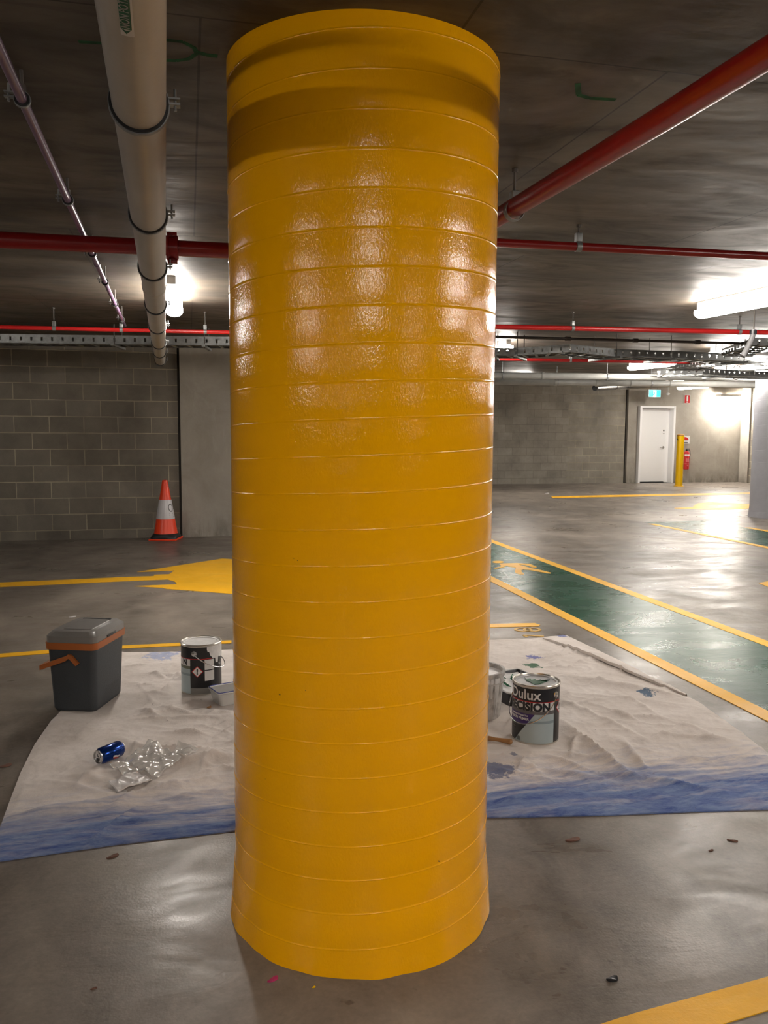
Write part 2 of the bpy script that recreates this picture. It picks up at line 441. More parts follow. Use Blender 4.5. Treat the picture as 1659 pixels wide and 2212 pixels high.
YL = 10.82                                   # face of the nearer block wall on the left
xj = at_y(393, 1100, YL).x
bm = NB(); box(bm, ((X0 + xj - 0.03) / 2, YL + 0.1, 1.35), (xj - 0.03 - X0, 0.2, 2.7)); struct('wall_left', bm, 'left_blocks')
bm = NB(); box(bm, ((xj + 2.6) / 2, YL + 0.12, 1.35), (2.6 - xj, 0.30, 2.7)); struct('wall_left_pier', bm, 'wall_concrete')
bm = NB(); box(bm, (xj - 0.015, YL + 0.12, 1.35), (0.032, 0.16, 2.7)); struct('trim_1', bm, 'joint')
bm = NB(); box(bm, (2.5, (YL + Y1) / 2 + 0.1, 1.35), (0.2, Y1 - YL - 0.3, 2.7)); struct('wall_inner', bm, 'side_blocks')
xb = at_y(1351, 1000, Y1).x                   # joint between blocks and concrete at the far wall
bm = NB(); box(bm, ((2.6 + xb - 0.05) / 2, Y1 + 0.1, 1.4), (xb - 0.05 - 2.6, 0.2, 2.8)); struct('wall_back', bm, 'back_blocks')
bm = NB(); box(bm, (xb - 0.02, Y1 + 0.12, 1.4), (0.07, 0.12, 2.8)); struct('trim_2', bm, 'joint')
# concrete wall with the door opening
dl, dr = at_y(1373, 1000, Y1).x, at_y(1449, 1000, Y1).x
dtop = 2.08
bm = NB()
box(bm, ((xb + dl) / 2 + 0.008, Y1 + 0.1, 1.4), (dl - xb - 0.015, 0.26, 2.8))
box(bm, ((dr + X1) / 2, Y1 + 0.1, 1.4), (X1 - dr, 0.26, 2.8))
box(bm, ((dl + dr) / 2, Y1 + 0.1, (dtop + 2.8) / 2), (dr - dl, 0.26, 2.8 - dtop))
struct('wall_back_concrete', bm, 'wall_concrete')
bm = NB(); box(bm, (X1 + 0.1, (Y0 + Y1) / 2, 1.3), (0.2, Y1 - Y0, 2.7)); struct('wall_right', bm, 'side_blocks')
bm = NB(); box(bm, (X0 - 0.1, (Y0 + YL) / 2, 1.3), (0.2, YL - Y0 + .4, 2.7)); struct('wall_far_left', bm, 'side_blocks')
bm = NB(); box(bm, ((X0 + X1) / 2, Y0 - 0.1, 1.3), (X1 - X0 + .4, 0.2, 2.7)); struct('wall_front', bm, 'left_blocks')
pxl = at_y(1611, 1044, Y1 - 0.45).x
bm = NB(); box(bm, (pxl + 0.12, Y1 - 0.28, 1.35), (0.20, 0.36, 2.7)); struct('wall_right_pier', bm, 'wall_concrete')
# door
bm = NB(); fr = 0.06
for xx in (dl + fr / 2, dr - fr / 2): box(bm, (xx, Y1 + 0.0, dtop / 2), (fr, 0.30, dtop), bev=0.004)
box(bm, ((dl + dr) / 2, Y1 + 0.0, dtop - fr / 2 - 0.002), (dr - dl - 2 * fr, 0.30, fr), bev=0.004)
box(bm, (dr - fr - 0.05, Y1 + 0.08, dtop / 2 - .03), (0.10, 0.03, dtop - 0.08))
DOOR = thing('door_1', 'white door in a white steel frame, exit sign above it', None, ((dl + dr) / 2, Y1, 0)); DOOR['kind'] = 'structure'
def child(o, p):
    o.parent = p; o.matrix_parent_inverse = Matrix.Translation(p.location).inverted() if p.rotation_euler.z == 0 else (Matrix.Translation(p.location) @ Matrix.Rotation(p.rotation_euler.z, 4, 'Z')).inverted()
    return o
child(obj('door_frame', bm, 'doorwhite'), DOOR)
bm = NB(); box(bm, ((dl + dr) / 2 - 0.05, Y1 + 0.06, dtop / 2 - 0.02), (dr - dl - 2 * fr - 0.11, 0.04, dtop - 0.10), bev=0.003)
child(obj('door_leaf', bm, 'doorwhite'), DOOR)
hx = dr - fr - 0.17
bm = NB(); lathe(bm, [(0.026, 0), (0.026, 0.012), (0.012, 0.014), (0.012, 0.05)], 20, (hx, Y1 + 0.04, 0.97), rot=Matrix.Rotation(PI / 2, 3, 'X'))
tube(bm, [(hx, Y1 - 0.008, 0.97), (hx - 0.04, Y1 - 0.012, 0.97), (hx - 0.13, Y1 - 0.008, 0.965)], 0.010, 10)
tag(child(obj('door_handle', bm, 'steel'), DOOR), 'chrome lever handle')
bm = NB(); lathe(bm, [(0.024, 0), (0.024, 0.012), (0.008, 0.016)], 20, (hx, Y1 + 0.04, 1.42), rot=Matrix.Rotation(PI / 2, 3, 'X'))
box(bm, (hx, Y1 + 0.036, 1.34), (0.05, 0.008, 0.012))
child(obj('door_lock', bm, 'steel'), DOOR)

# ---- paint on the floor (parts of the floor)
def mark(name, pts, m, z=0.003, label=None):
    o = obj(name, poly(NB(), pts, 0.0005, z), m, FLOOR, False)
    if label: o['label'] = label
    return o
mark('walkway_paint', [(2.74, 1.0), (3.62, 1.0), (3.66, 12.4), (2.74, 12.4)], 'green_floor_paint', 0.002, 'dark green painted walkway strip')
mark('edge_line', [(2.64, 1.0), (2.74, 1.0), (2.77, 12.4), (2.67, 12.4)], 'yellow_floor_paint', 0.0035, 'yellow line along the left of the green walkway')
mark('edge_line', [(3.56, 1.0), (3.66, 1.0), (3.72, 12.4), (3.62, 12.4)], 'yellow_floor_paint', 0.0035, 'yellow line along the right of the green walkway')
mark('walkway_paint', [(6.75, 5.0), (7.80, 5.0), (7.80, 11.35), (6.75, 11.35)], 'green_floor_paint', 0.002, 'far strip of green painted walkway')
mark('edge_line', [(6.67, 5.0), (6.77, 5.0), (6.77, 11.1), (6.67, 11.1)], 'yellow_floor_paint', 0.0035)
mark('edge_line', [(7.80, 5.0), (7.90, 5.0), (7.90, 10.4), (7.80, 10.4)], 'yellow_floor_paint', 0.0035)
F = lambda L: [at_z(*p) for p in L]
mark('bay_line', F([(1190, 1072.5), (1300, 1070), (1540, 1065.5), (1659, 1063), (1659, 1066.5), (1540, 1069.5), (1195, 1076)]), 'yellow_floor_paint', 0.003)
mark('arrow_marking', F([(1457, 1098.5), (1457, 1097.4), (1497, 1095.6), (1499, 1091.5), (1508, 1087.4), (1534, 1085), (1565, 1086), (1640, 1091), (1640, 1097), (1565, 1101.5), (1534, 1101)]), 'yellow_floor_paint', 0.003)
mark('arrow_marking', F([(1639, 1260), (1659, 1256), (1690, 1250), (1690, 1275), (1659, 1268)]), 'yellow_floor_paint', 0.003)
mark('arrow_marking', F([(296.4, 1236), (377, 1232.7), (365, 1241), (333, 1242), (332.5, 1244.8), (270, 1247), (0, 1259), (-200, 1268), (-200, 1276), (0, 1268.5), (270, 1255.8), (361.9, 1252),
      (378.5, 1257.6), (382.3, 1262.6), (290.3, 1266.6), (352, 1270.4), (357.4, 1272.2), (498.6, 1283), (560, 1288), (680, 1250), (560, 1211), (498.6, 1208.2), (479.5, 1207.1)]), 'yellow_floor_paint', 0.003,
     'large yellow arrow with a long shaft')
mark('bay_line', F([(-100, 1417), (0, 1413), (120, 1403.5), (270, 1395), (500, 1384), (500, 1390), (270, 1401.5), (120, 1411), (0, 1420.5), (-100, 1425)]), 'yellow_floor_paint')
mark('bay_line', F([(1000, 1349.5), (1155, 1346.5), (1167, 1350.5), (1163, 1353.5), (1120, 1354.5), (1000, 1358)]), 'yellow_floor_paint')
mark('bay_line', [(0.50, 1.56), (1.0, 1.64), (2.4, 1.80), (2.4, 1.70), (1.36, 1.585), (1.0, 1.54), (0.5, 1.45)], 'yellow_floor_paint', 0.003, 'yellow bay line crossing the near right corner')
# pedestrian figure
g = lambda L: [at_z(1040 + a / 9.217, 1180 + b / 9.217) for a, b in L]
bm = NB()
poly(bm, g([(370, 350), (700, 342), (960, 356), (1100, 415), (1095, 432), (1010, 425), (900, 385), (720, 365), (1000, 445), (1200, 485), (1385, 535), (1375, 550), (1180, 520), (960, 480), (830, 468), (795, 480), (800, 520),
            (850, 555), (845, 568), (760, 565), (690, 545), (665, 510), (690, 430), (560, 410), (490, 395), (450, 420), (270, 455), (255, 435), (370, 418), (395, 395), (365, 372)]), 0.0022, 0.0045)
poly(bm, g([(215 + 115 * (1 + math.cos(a)), 318 + 22 * math.sin(a)) for a in [2 * PI * k / 20 for k in range(20)]]), 0.0022, 0.0045)
obj('pedestrian_symbol', bm, 'yellow_floor_paint', FLOOR, False)
# bay number, painted by hand and worn
bm = NB()
for cx_ in (-1, 1):
    cpt = at_z(1140 + cx_ * 9.5, 1360.5)
    stroke(bm, [cpt + Vector((0.055 * math.cos(a), 0.045 * math.sin(a), 0)) for a in [2 * PI * k / 16 for k in range(17)]], 0.022, 0.0005, 0.003)
stroke(bm, [at_z(1131, 1372.5), at_z(1150, 1373.5), at_z(1175, 1375)], 0.028, 0.0005, 0.003)
stroke(bm, [at_z(1131, 1372.5), at_z(1138, 1376.5)], 0.02, 0.0005, 0.003)
obj('bay_number', bm, 'yellow_worn_paint', FLOOR, False)

# green spray marks on the ceiling (part of the ceiling)
def cstroke(bm, pix, wd):
    ps = []
    for p in pix:
        q = at_z(*p, 2.31)
        for _ in range(3): q = at_z(*p, ceil_z(q.y))
        ps.append(q)
    for a, b in zip(ps, ps[1:]):
        d = (b - a).normalized(); n = Vector((-d.y, d.x, 0)) * wd / 2
        A = [a + n, b + n, b - n, a - n]
        vs = [bm.verts.new(v - Vector((0, 0, 0.0012))) for v in A]; vt = [bm.verts.new(v + Vector((0, 0, 0.002))) for v in A]
        bm.faces.new(vs); bm.faces.new(vt[::-1])
        for i in range(4): bm.faces.new((vs[i], vs[(i + 1) % 4], vt[(i + 1) % 4], vt[i]))
bm = NB()
cstroke(bm, [(170, 90), (225, 93), (290, 88), (350, 85), (395, 90), (420, 103), (425, 115), (408, 127), (380, 131), (345, 130)], 0.012)
cstroke(bm, [(425, 112), (445, 118), (470, 121)], 0.016)
cstroke(bm, [(1248, 180), (1250, 205), (1275, 212), (1330, 215)], 0.016)
obj('spray_mark', bm, 'spray', CEIL, False)

# ------------------------------------------------------------------ the yellow column
CX, CY, CR = 0.470, 2.272, 0.3617
def column(cx, cy, R, m, label, name_part, spiral=True, top=None, pitch=0.0876):
    T = thing('concrete_column', label, 'column', (cx, cy, 0))
    H = (top or ceil_z(cy - R)) + 0.03
    bm = NB(); seg = 192
    prof = [(0.0, 0.0), (0.03, 0.0), (0.5, 0.0), (0.93, 0.0), (0.960, 0.0), (0.975, 0.0007), (0.988, -0.0006)] if spiral else [(0, 0), (0.5, 0)]
    turns = int(H / pitch) + 2
    rows = []
    for tn in range(-1, turns):
        for (f, dr_) in prof[(1 if tn > -1 and spiral else 0):]:
            row = []
            for k in range(seg):
                a = 2 * PI * k / seg
                z = (tn + f) * pitch + k / seg * pitch + 0.035
                zc = min(max(z, 0.0), H)
                rr = R + dr_
                if zc < 0.17:                                   # uneven kicked-out foot
                    q = 1 - zc / 0.17
                    rr += 0.007 * min(1, q * 3) + 0.010 * q * q + 0.005 * q * noise.noise(Vector((math.cos(a) * 6, math.sin(a) * 6, zc * 10)))
                row.append(bm.verts.new((rr * math.cos(a), rr * math.sin(a), zc)))
            rows.append(row)
    # join rows; the last column of each turn joins on to the next turn up
    n = len(prof) - (1 if spiral else 0)
    for i in range(len(rows) - 1):
        A, B = rows[i], rows[i + 1]
        for k in range(seg - 1):
            q = (A[k], A[k + 1], B[k + 1], B[k])
            if max(v.co.z for v in q) - min(v.co.z for v in q) > 1e-7: bm.faces.new(q)
    # close the seam with a narrow strip of its own
    for i in range(len(rows) - 1):
        a1, b1 = rows[i][seg - 1], rows[i + 1][seg - 1]
        j = i + n
        if j + 1 < len(rows):
            q = (a1, rows[j][0], rows[j + 1][0], b1)
            if max(v.co.z for v in q) - min(v.co.z for v in q) > 1e-7:
                try: bm.faces.new(q)
                except ValueError: pass
    for i in range(min(n, len(rows) - 1)):
        pass
    bmesh.ops.remove_doubles(bm, verts=bm.verts, dist=1e-5)
    loose = [v for v in bm.verts if not v.link_faces]
    bmesh.ops.delete(bm, geom=loose, context='VERTS')
    o = obj(name_part, bm, m, T, True, 60)
    T.rotation_euler = (0, 0, PI * 0.5)                          # the seam strip faces away
    return T
YC = column(CX, CY, CR, 'yellow_gloss', 'big glossy yellow round column with spiral form lines, in the middle of the view', 'painted_shaft')
rb = at_z(1669, 1121)
dv = Vector((rb.x, rb.y, 0)).normalized()
rc_ = rb + dv * 0.36
GC = column(rc_.x, rc_.y, 0.36, 'greycol', 'pale grey round column at the right edge, beyond the green walkway', 'painted_shaft', pitch=0.2)

# ------------------------------------------------------------------ fluorescent battens
def batten(x, y0, y1, label, group='fluorescent battens', along='Y', z=None):
    ym = (y0 + y1) / 2; L = y1 - y0
    zc = ceil_z(ym) if z is None else z
    T = thing('fluorescent_lamp', label, 'ceiling lamp', (x, ym, zc), 0, group)
    sl = math.atan(0.0165)
    bm = NB(); box(bm, (0, 0, -0.028), (0.060, L, 0.054), bev=0.005); b = obj('lamp_base', bm, 'base', T)
    # rounded diffuser
    bm = NB(); seg = 12; rings = []
    for yy, k in ((-L / 2 + 0.004, 0.6), (-L / 2 + 0.02, 1), (L / 2 - 0.02, 1), (L / 2 - 0.004, 0.6)):
        rings.append([bm.verts.new((0.066 * k * math.cos(PI * 0.86 + PI * 1.28 * i / seg), yy, -0.085 + 0.042 * k * math.sin(PI * 0.86 + PI * 1.28 * i / seg))) for i in range(seg + 1)])
    for a, c in zip(rings, rings[1:]):
        for i in range(seg): bm.faces.new((a[i], a[i + 1], c[i + 1], c[i]))
        bm.faces.new((a[seg], a[0], c[0], c[seg]))
    bm.faces.new(rings[0]); bm.faces.new(rings[-1][::-1])
    d = obj('diffuser', bm, 'lamp', T)
    if along == 'X': T.rotation_euler = (0, 0, PI / 2)
    else: T.rotation_euler = (sl, 0, 0)
    return T
lampsdef = [
    (-0.10, 5.72, 6.95, 'glowing fluorescent batten beside the white drain pipe on the left'),
    (3.86, 4.55, 5.80, 'glowing fluorescent batten nearest on the right, above the green walkway'),
    (3.60, 9.10, 10.30, 'fluorescent batten just past the right side of the yellow column'),
    (6.85, 10.9, 12.10, 'fluorescent batten between the cable trays, above the far yellow line'),
    (6.35, 8.05, 9.25, 'fluorescent batten behind the dark cable tray at the upper right'),
    (8.80, 11.5, 12.7, 'small distant fluorescent batten just left of the grey column'),
    (12.2, 17.9, 19.1, 'added fluorescent batten brightening the white door from above the bollard'),  # extra lamp, added to brighten the door and the far end
    (9.9, 15.4, 16.6, 'extra batten added to brighten the far line, out of sight behind the grey pipes'),  # unseen lamp put in to lift the light at the far end
    (6.6, 15.6, 16.8, 'added batten brightening the far block wall, hidden behind grey pipes'),  # added out of sight so the far block wall gets more light
    (10.9, 11.2, 12.4, 'fluorescent batten hidden beyond the grey column'),
    (12.6, 7.2, 8.4, 'fluorescent batten out of view right of the grey column'),
    (-4.0, 5.4, 6.6, 'fluorescent batten over the left bays, out of view'),
    (0.14, -1.5, -0.3, 'fluorescent batten straight behind the viewpoint'),
    (-3.9, -1.4, -0.2, 'fluorescent batten behind the viewpoint to the left'),
    (3.85, 0.25, 1.45, 'fluorescent batten out of view over the near right bays'),
    (3.85, -4.6, -3.4, 'fluorescent batten far behind the viewpoint to the right'),
    (7.9, 2.6, 3.8, 'fluorescent batten out of view beyond the green walkway'),
    (-4.0, -7.0, -5.8, 'fluorescent batten far behind the viewpoint to the left'),
]
for a in lampsdef: batten(*a)

# wall floodlight
fl_ = at_y(1584, 856, Y1 - 0.42)
T = thing('floodlight', 'dazzling floodlight high on the concrete wall right of the door', 'floodlight', (fl_.x, Y1 - 0.20, fl_.z))
bm = NB(); box(bm, (0, 0, 0.03), (0.62, 0.26, 0.06), bev=0.01); obj('lamp_housing', bm, 'base', T)
bm = NB(); box(bm, (0, 0, -0.06), (0.58, 0.22, 0.12), bev=0.02)
obj('lens', bm, mat('flood_lens', (0.9, 0.9, 0.9), 0.5, emit=LAMP_COL, estr=LAMP * 2.3), T)
bm = NB(); box(bm, (0, 0.15, 0.03), (0.12, 0.10, 0.05)); obj('wall_bracket', bm, 'base', T)

# ------------------------------------------------------------------ pipes under the ceiling
def clamp(T, c, axis, r, wd, bolts=1, metal=True, side=1):
    """rubber-lined clip with a bolted ear and a rod to the ceiling"""
    bm = NB(); ring(bm, c, axis, r * 0.98, r + 0.006, wd); cl = obj('pipe_clamp', bm, 'rubber', T)
    bm = NB(); ring(bm, c, axis, r + 0.0055, r + 0.0085, wd * 0.55)
    c = Vector(c)
    u = Vector((side, 0, 0)) if abs(Vector(axis).normalized().y) > 0.5 else Vector((0, -side, 0))
    e = c + u * (r + 0.016) + Vector((0, 0, 0.004))
    box(bm, e, (0.03, wd * .8, 0.004) if abs(u.x) > .5 else (wd * .8, 0.03, 0.004)); box(bm, e + Vector((0, 0, 0.012)), (0.03, wd * .8, 0.004) if abs(u.x) > .5 else (wd * .8, 0.03, 0.004))
    tube(bm, [e + u * 0.004 + Vector((0, 0, -0.012)), e + u * 0.004 + Vector((0, 0, 0.035))], 0.0035, 8)
    obj('clamp_band', bm, 'galv', cl)
    bm = NB(); tube(bm, [c + Vector((0, 0, r)), (c.x, c.y, ceil_z(c.y) + 0.004)], 0.005, 8)
    lathe(bm, [(0.011, 0), (0.011, 0.02)], 6, c + Vector((0, 0, r + 0.004)))
    obj('hanger_rod', bm, 'rod', cl)
    return cl
# white drain pipe
A = at_z(286, 50, 2.08); B = at_y(346, 778, 9.9); dW = (B - A) / (B.y - A.y)
WP = lambda Y: A + dW * (Y - A.y)
T = thing('drain_pipe', 'white plastic drain pipe running back under the ceiling left of the yellow column', 'pipe')
rW = 0.0585
bm = NB(); tube(bm, [WP(-5), WP(1), WP(4), WP(9.9)], rW, 40); obj('pipe', bm, 'pvc', T)
bm = NB(); tube(bm, [WP(4.52), WP(4.535), WP(4.60), WP(4.615)], [rW + .0005, rW + .003, rW + .003, rW + .0005], 40); obj('pipe_socket', bm, 'pvc', T)
def y_for(px, py, f, lo=0.8, hi=11):
    for _ in range(40):
        m_ = (lo + hi) / 2; p = f(m_); q = p - Vector((0, 0, CAMZ)); yy = 1106 - FPX * q.dot(U2) / q.dot(fwd)
        if yy < py: lo = m_
        else: hi = m_
    return m_
for py_ in (225, 464, 577, 657, 703, 739, 760, 778):
    yy = y_for(0, py_, WP)
    clamp(T, WP(yy), dW, rW, 0.028)
clamp(T, WP(-0.6), dW, rW, 0.028)
# pipe marker label
def on_pipe(bm, f, r, Yc, ang, flipper):
    for v in bm.verts:
        s, n, h = v.co.x, v.co.y, v.co.z
        c = f(Yc + s * flipper); a = ang + n / r
        v.co = c + Vector((math.cos(a) * (r + h), 0, math.sin(a) * (r + h)))
y_arrow = y_for(0, 74, lambda Y: WP(Y) - Vector((0, 0, rW)))
def strip(L0, L1, w0, w1, h, nx=20, ny=8):
    bm = NB(); g_ = [[bm.verts.new((L0 + (L1 - L0) * i / nx, w0 + (w1 - w0) * j / ny, h)) for j in range(ny + 1)] for i in range(nx + 1)]
    for i in range(nx):
        for j in range(ny): bm.faces.new((g_[i][j], g_[i + 1][j], g_[i + 1][j + 1], g_[i][j + 1]))
    return bm
angL = math.radians(-97)
bm = strip(-0.008, 0.62, -0.0095, 0.0125, 0.0008); on_pipe(bm, WP, rW, y_arrow, angL, -1)
LB = obj('label_sticker', bm, 'canwhite', T)
bm = strip(0.018, 0.61, -0.009, 0.009, 0.0013)
v1 = [bm.verts.new(p) for p in ((0.0, 0, 0.0013), (0.018, -0.009, 0.0013), (0.012, 0.0, 0.0013), (0.018, 0.009, 0.0013))]
on_pipe(bm, WP, rW, y_arrow, angL, -1)
bm.faces.new((v1[0], v1[1], v1[2])); bm.faces.new((v1[0], v1[2], v1[3]))
obj('green_strip', bm, 'green', LB)
bm = text_bm('NON POTABLE WATER', 0.0205, 0.0003, 0.0002, 'LEFT')
for v in bm.verts: v.co.x = v.co.x + 0.022; v.co.y *= -1; v.co.y *= -1; v.co.z = 0.002
for v in bm.verts: v.co.y = -v.co.y
on_pipe(bm, WP, rW, y_arrow, angL, -1)
obj('lettering', bm, 'canwhite', LB, False)
# purple pipe
PA, PB = at_z(48, 215, 2.235), at_z(266, 695, 2.285)
dP = (PB - PA) / (PB.y - PA.y); PP = lambda Y: PA + dP * (Y - PA.y)
T = thing('water_pipe', 'thin purple water pipe running back under the ceiling at the far left', 'pipe')
rP = 0.0135
bm = NB(); tube(bm, [PP(-5), PP(1), PP(4), PP(PB.y + 0.3)], rP, 24); obj('pipe', bm, 'purple', T)
for py_ in (215, 432, 547, 609, 657, 690):
    yy = y_for(0, py_, PP); clamp(T, PP(yy), dP, rP, 0.018, side=-1)
for py_ in (572,):
    yy = y_for(0, py_, PP); bm = NB(); tube(bm, [PP(yy - .03), PP(yy + .03)], rP + 0.003, 24); obj('pipe_socket', bm, 'purple', T)

def pear(T, c, r, col='galv', H=None, along='X'):
    """pear-shaped strap hanger on a rod"""
    c = Vector(c); Hh = (H if H is not None else ceil_z(c.y) - c.z)
    bm = NB(); ax = (1, 0, 0) if along == 'X' else (0, 1, 0)
    ring(bm, c, ax, r + 0.0005, r + 0.0035, 0.026)
    h = obj('pipe_hanger', bm, col, T)
    bm = NB()
    if along == 'X': box(bm, c + Vector((0, 0, r + 0.022)), (0.030, 0.030, 0.042), bev=0.004)
    else: box(bm, c + Vector((0, 0, r + 0.018)), (0.030, 0.030, 0.034), bev=0.004)
    obj('hanger_block', bm, col, h)
    bm = NB(); tube(bm, [c + Vector((0, 0, r + 0.03)), c + Vector((0, 0, Hh))], 0.005, 8)
    lathe(bm, [(0.012, 0), (0.012, 0.012)], 6, c + Vector((0, 0, Hh - 0.013)))
    obj('hanger_rod', bm, 'rod', h)
def coupling(T, c, axis, r, m='red'):
    bm = NB(); ring(bm, c, axis, r, r + 0.014, 0.055); a = Vector(axis).normalized()
    ring(bm, Vector(c) + a * 0.02, axis, r, r + 0.019, 0.012); ring(bm, Vector(c) - a * 0.02, axis, r, r + 0.019, 0.012)
    for s in (-1, 1):
        box(bm, Vector(c) + Vector((0, 0, s * (r + 0.022))), (0.045, 0.035, 0.022), bev=0.004)
        tube(bm, [Vector(c) + Vector((0, -0.03, s * (r + 0.022))), Vector(c) + Vector((0, 0.03, s * (r + 0.022)))], 0.006, 8)
    return obj('coupling', bm, m, T)
# big red fire main: comes from the right foreground, turns left behind the column
zR = 2.20
q0 = at_z(1080, 474, 2.17); q1 = at_z(1659, 115, 2.17); dd = (q1 - q0) / (q1.y - q0.y)
DP = lambda Y: q0 + dd * (Y - q0.y)
l0, l1 = at_z(0, 518, zR), at_z(490, 541.5, zR); dl_ = (l1 - l0) / (l1.x - l0.x)
LP = lambda X: l0 + dl_ * (X - l0.x)
cn = LP(1.07)
T = thing('fire_pipe', 'large dark red fire main slanting in from upper right, turning left behind the column', 'pipe')
rD = 0.034
bm = NB(); tube(bm, [DP(-5), DP(0), DP(2), (DP(3.7).x, cn.y - 0.16, zR - .006)], rD, 32)
obj('pipe', bm, 'red', T)
bm = NB(); k0 = Vector((DP(3.7).x, cn.y - 0.17, zR)); tube(bm, [k0 - Vector((0, 0.02, 0)), k0 + Vector((0, 0.07, 0)), k0 + Vector((-0.02, 0.12, 0)), k0 + Vector((-0.06, 0.155, 0)), k0 + Vector((-0.12, 0.17, 0)), k0 + Vector((-0.16, 0.17, 0))], rD + 0.004, 28)
obj('elbow', bm, 'red', T)
bm = NB(); tube(bm, [LP(-6), LP(-2), LP(0), (k0.x - 0.15, cn.y, cn.z)], 0.036, 32); obj('pipe', bm, 'red', T)
coupling(T, LP(at_z(372, 536, zR).x), dl_, 0.036)
yb = y_for(0, 455, DP, 0.5, 6)
pear(T, DP(yb), rD, along='Y')
# thinner branch to the right
zB = 2.23
l0b, l1b = at_z(1080, 524.5, zB), at_z(1659, 553.5, zB); db = (l1b - l0b) / (l1b.x - l0b.x); BPp = lambda X: l0b + db * (X - l0b.x)
T = thing('fire_pipe', 'slim dark red fire pipe crossing under the ceiling right of the column, nearest one', 'pipe')
bm = NB(); tube(bm, [BPp(1.0), BPp(2.0), BPp(7.0)], 0.0195, 28); obj('pipe', bm, 'red', T)
pear(T, BPp(at_z(1249, 533, zB).x), 0.0195)
pear(T, BPp(4.6), 0.0195)
# second slim red pipe farther back on both sides
def xpipe(name, label, pa, pb, z, r, m, xa, xb, hang=(), cat='pipe', caps=()):
    a, b = at_z(*pa, z), at_z(*pb, z); d = (b - a) / (b.x - a.x); f = lambda X: a + d * (X - a.x)
    T = thing(name, label, cat)
    bm = NB(); tube(bm, [f(xa), f((xa + xb) / 2), f(xb)], r, 24); obj('pipe', bm, m, T)
    for px in hang:
        pear(T, f(at_z(px, pa[1] + (pb[1] - pa[1]) * (px - pa[0]) / (pb[0] - pa[0]), z).x), r, 'galv')
    for px in caps:
        c = f(at_z(px, pa[1], z).x); bm = NB(); ring(bm, c, d, r, r + 0.007, 0.05); obj('pipe_socket', bm, m, T)
    return T, f
xpipe('fire_pipe', 'slim bright red fire pipe on the left, above the cable tray', (0, 706.5), (490, 718), 2.22, 0.0175, 'redb', -6, 1.35, (117, 262, 443))
TR, fr2 = xpipe('fire_pipe', 'slim red fire pipe on the right, above the black conduit', (1080, 706), (1600, 717), 2.24, 0.0205, 'redb', 1.5, 5.05, (1237, 1597))
e = fr2(5.05)
bm = NB(); tube(bm, [e, e + Vector((0.10, 0, 0)), e + Vector((0.13, -0.01, -0.04)), e + Vector((0.13, -0.01, -0.13)), e + Vector((0.17, -0.01, -0.17)), e + Vector((0.5, 0, -0.17))], 0.035, 20); obj('elbow', bm, 'redb', TR)
for q_ in ((e + Vector((0.02, 0, 0)), (1, 0, 0)), (e + Vector((0.2, -0.01, -0.17)), (1, 0, 0))):
    bm = NB(); ring(bm, *q_, 0.03, 0.055, 0.022); obj('flange', bm, 'redb', TR)
xpipe('fire_pipe', 'dark red fire pipe farthest back on the right, below the cable tray', (1080, 776), (1520, 783.5), 2.26, 0.02, 'red', 3.4, 7.2, (1232,))
xpipe('conduit', 'thin black conduit below the slim red pipe on the right', (1080, 728), (1650, 743), 2.24, 0.013, 'darkc', 2.0, 7.0, (), 'conduit', (1243, 1411, 1572))
G1, _ = xpipe('waste_pipe', 'upper of the two grey waste pipes before the far wall, on the right', (1080, 811), (1520, 816), 2.26, 0.052, 'greyp', 3.5, 9.6, (), 'pipe', (1180,))
G2, _ = xpipe('waste_pipe', 'lower of the two grey waste pipes before the far wall, on the right', (1080, 824), (1520, 830), 2.22, 0.055, 'greyp', 3.5, 10.4, (), 'pipe', (1212, 1314, 1400, 1500))
for T_, xs, yv, z_ in ((G1, (4.9, 6.6, 8.2), None, 2.26), (G2, (4.6, 6.2, 7.9), None, 2.22)):
    f_ = _ if T_ is G2 else (lambda X: at_z(1080, 811, 2.26) + (at_z(1520, 816, 2.26) - at_z(1080, 811, 2.26)) * ((X - at_z(1080, 811, 2.26).x) / (at_z(1520, 816, 2.26).x - at_z(1080, 811, 2.26).x)))
    for xx in xs:
        c = f_(xx); bm = NB(); tube(bm, [c + Vector((0, 0, 0.04)), (c.x, c.y, ceil_z(c.y) + 0.01)], 0.006, 8); ring(bm, c, (1, 0, 0), 0.05, 0.06, 0.03); obj('pipe_hanger', bm, 'galv', T_)
T = thing('waste_pipe', 'short black pipe end poking out under the grey pipes above the far block wall', 'pipe')
a_, b_ = at_y(1285, 838, 13.6), at_y(1400, 829, 18.5)
bm = NB(); tube(bm, [a_, a_ + (b_ - a_) * 0.02, b_], [0.05, 0.062, 0.062], 20); obj('pipe', bm, 'black', T)
bm = NB(); ring(bm, a_ + (b_ - a_) * 0.3, b_ - a_, 0.06, 0.068, 0.04); tube(bm, [a_ + (b_ - a_) * 0.3, (a_ + (b_ - a_) * 0.3) * 1.0 + Vector((0, 0, 0.35))], 0.006, 8); obj('pipe_hanger', bm, 'rod', T)

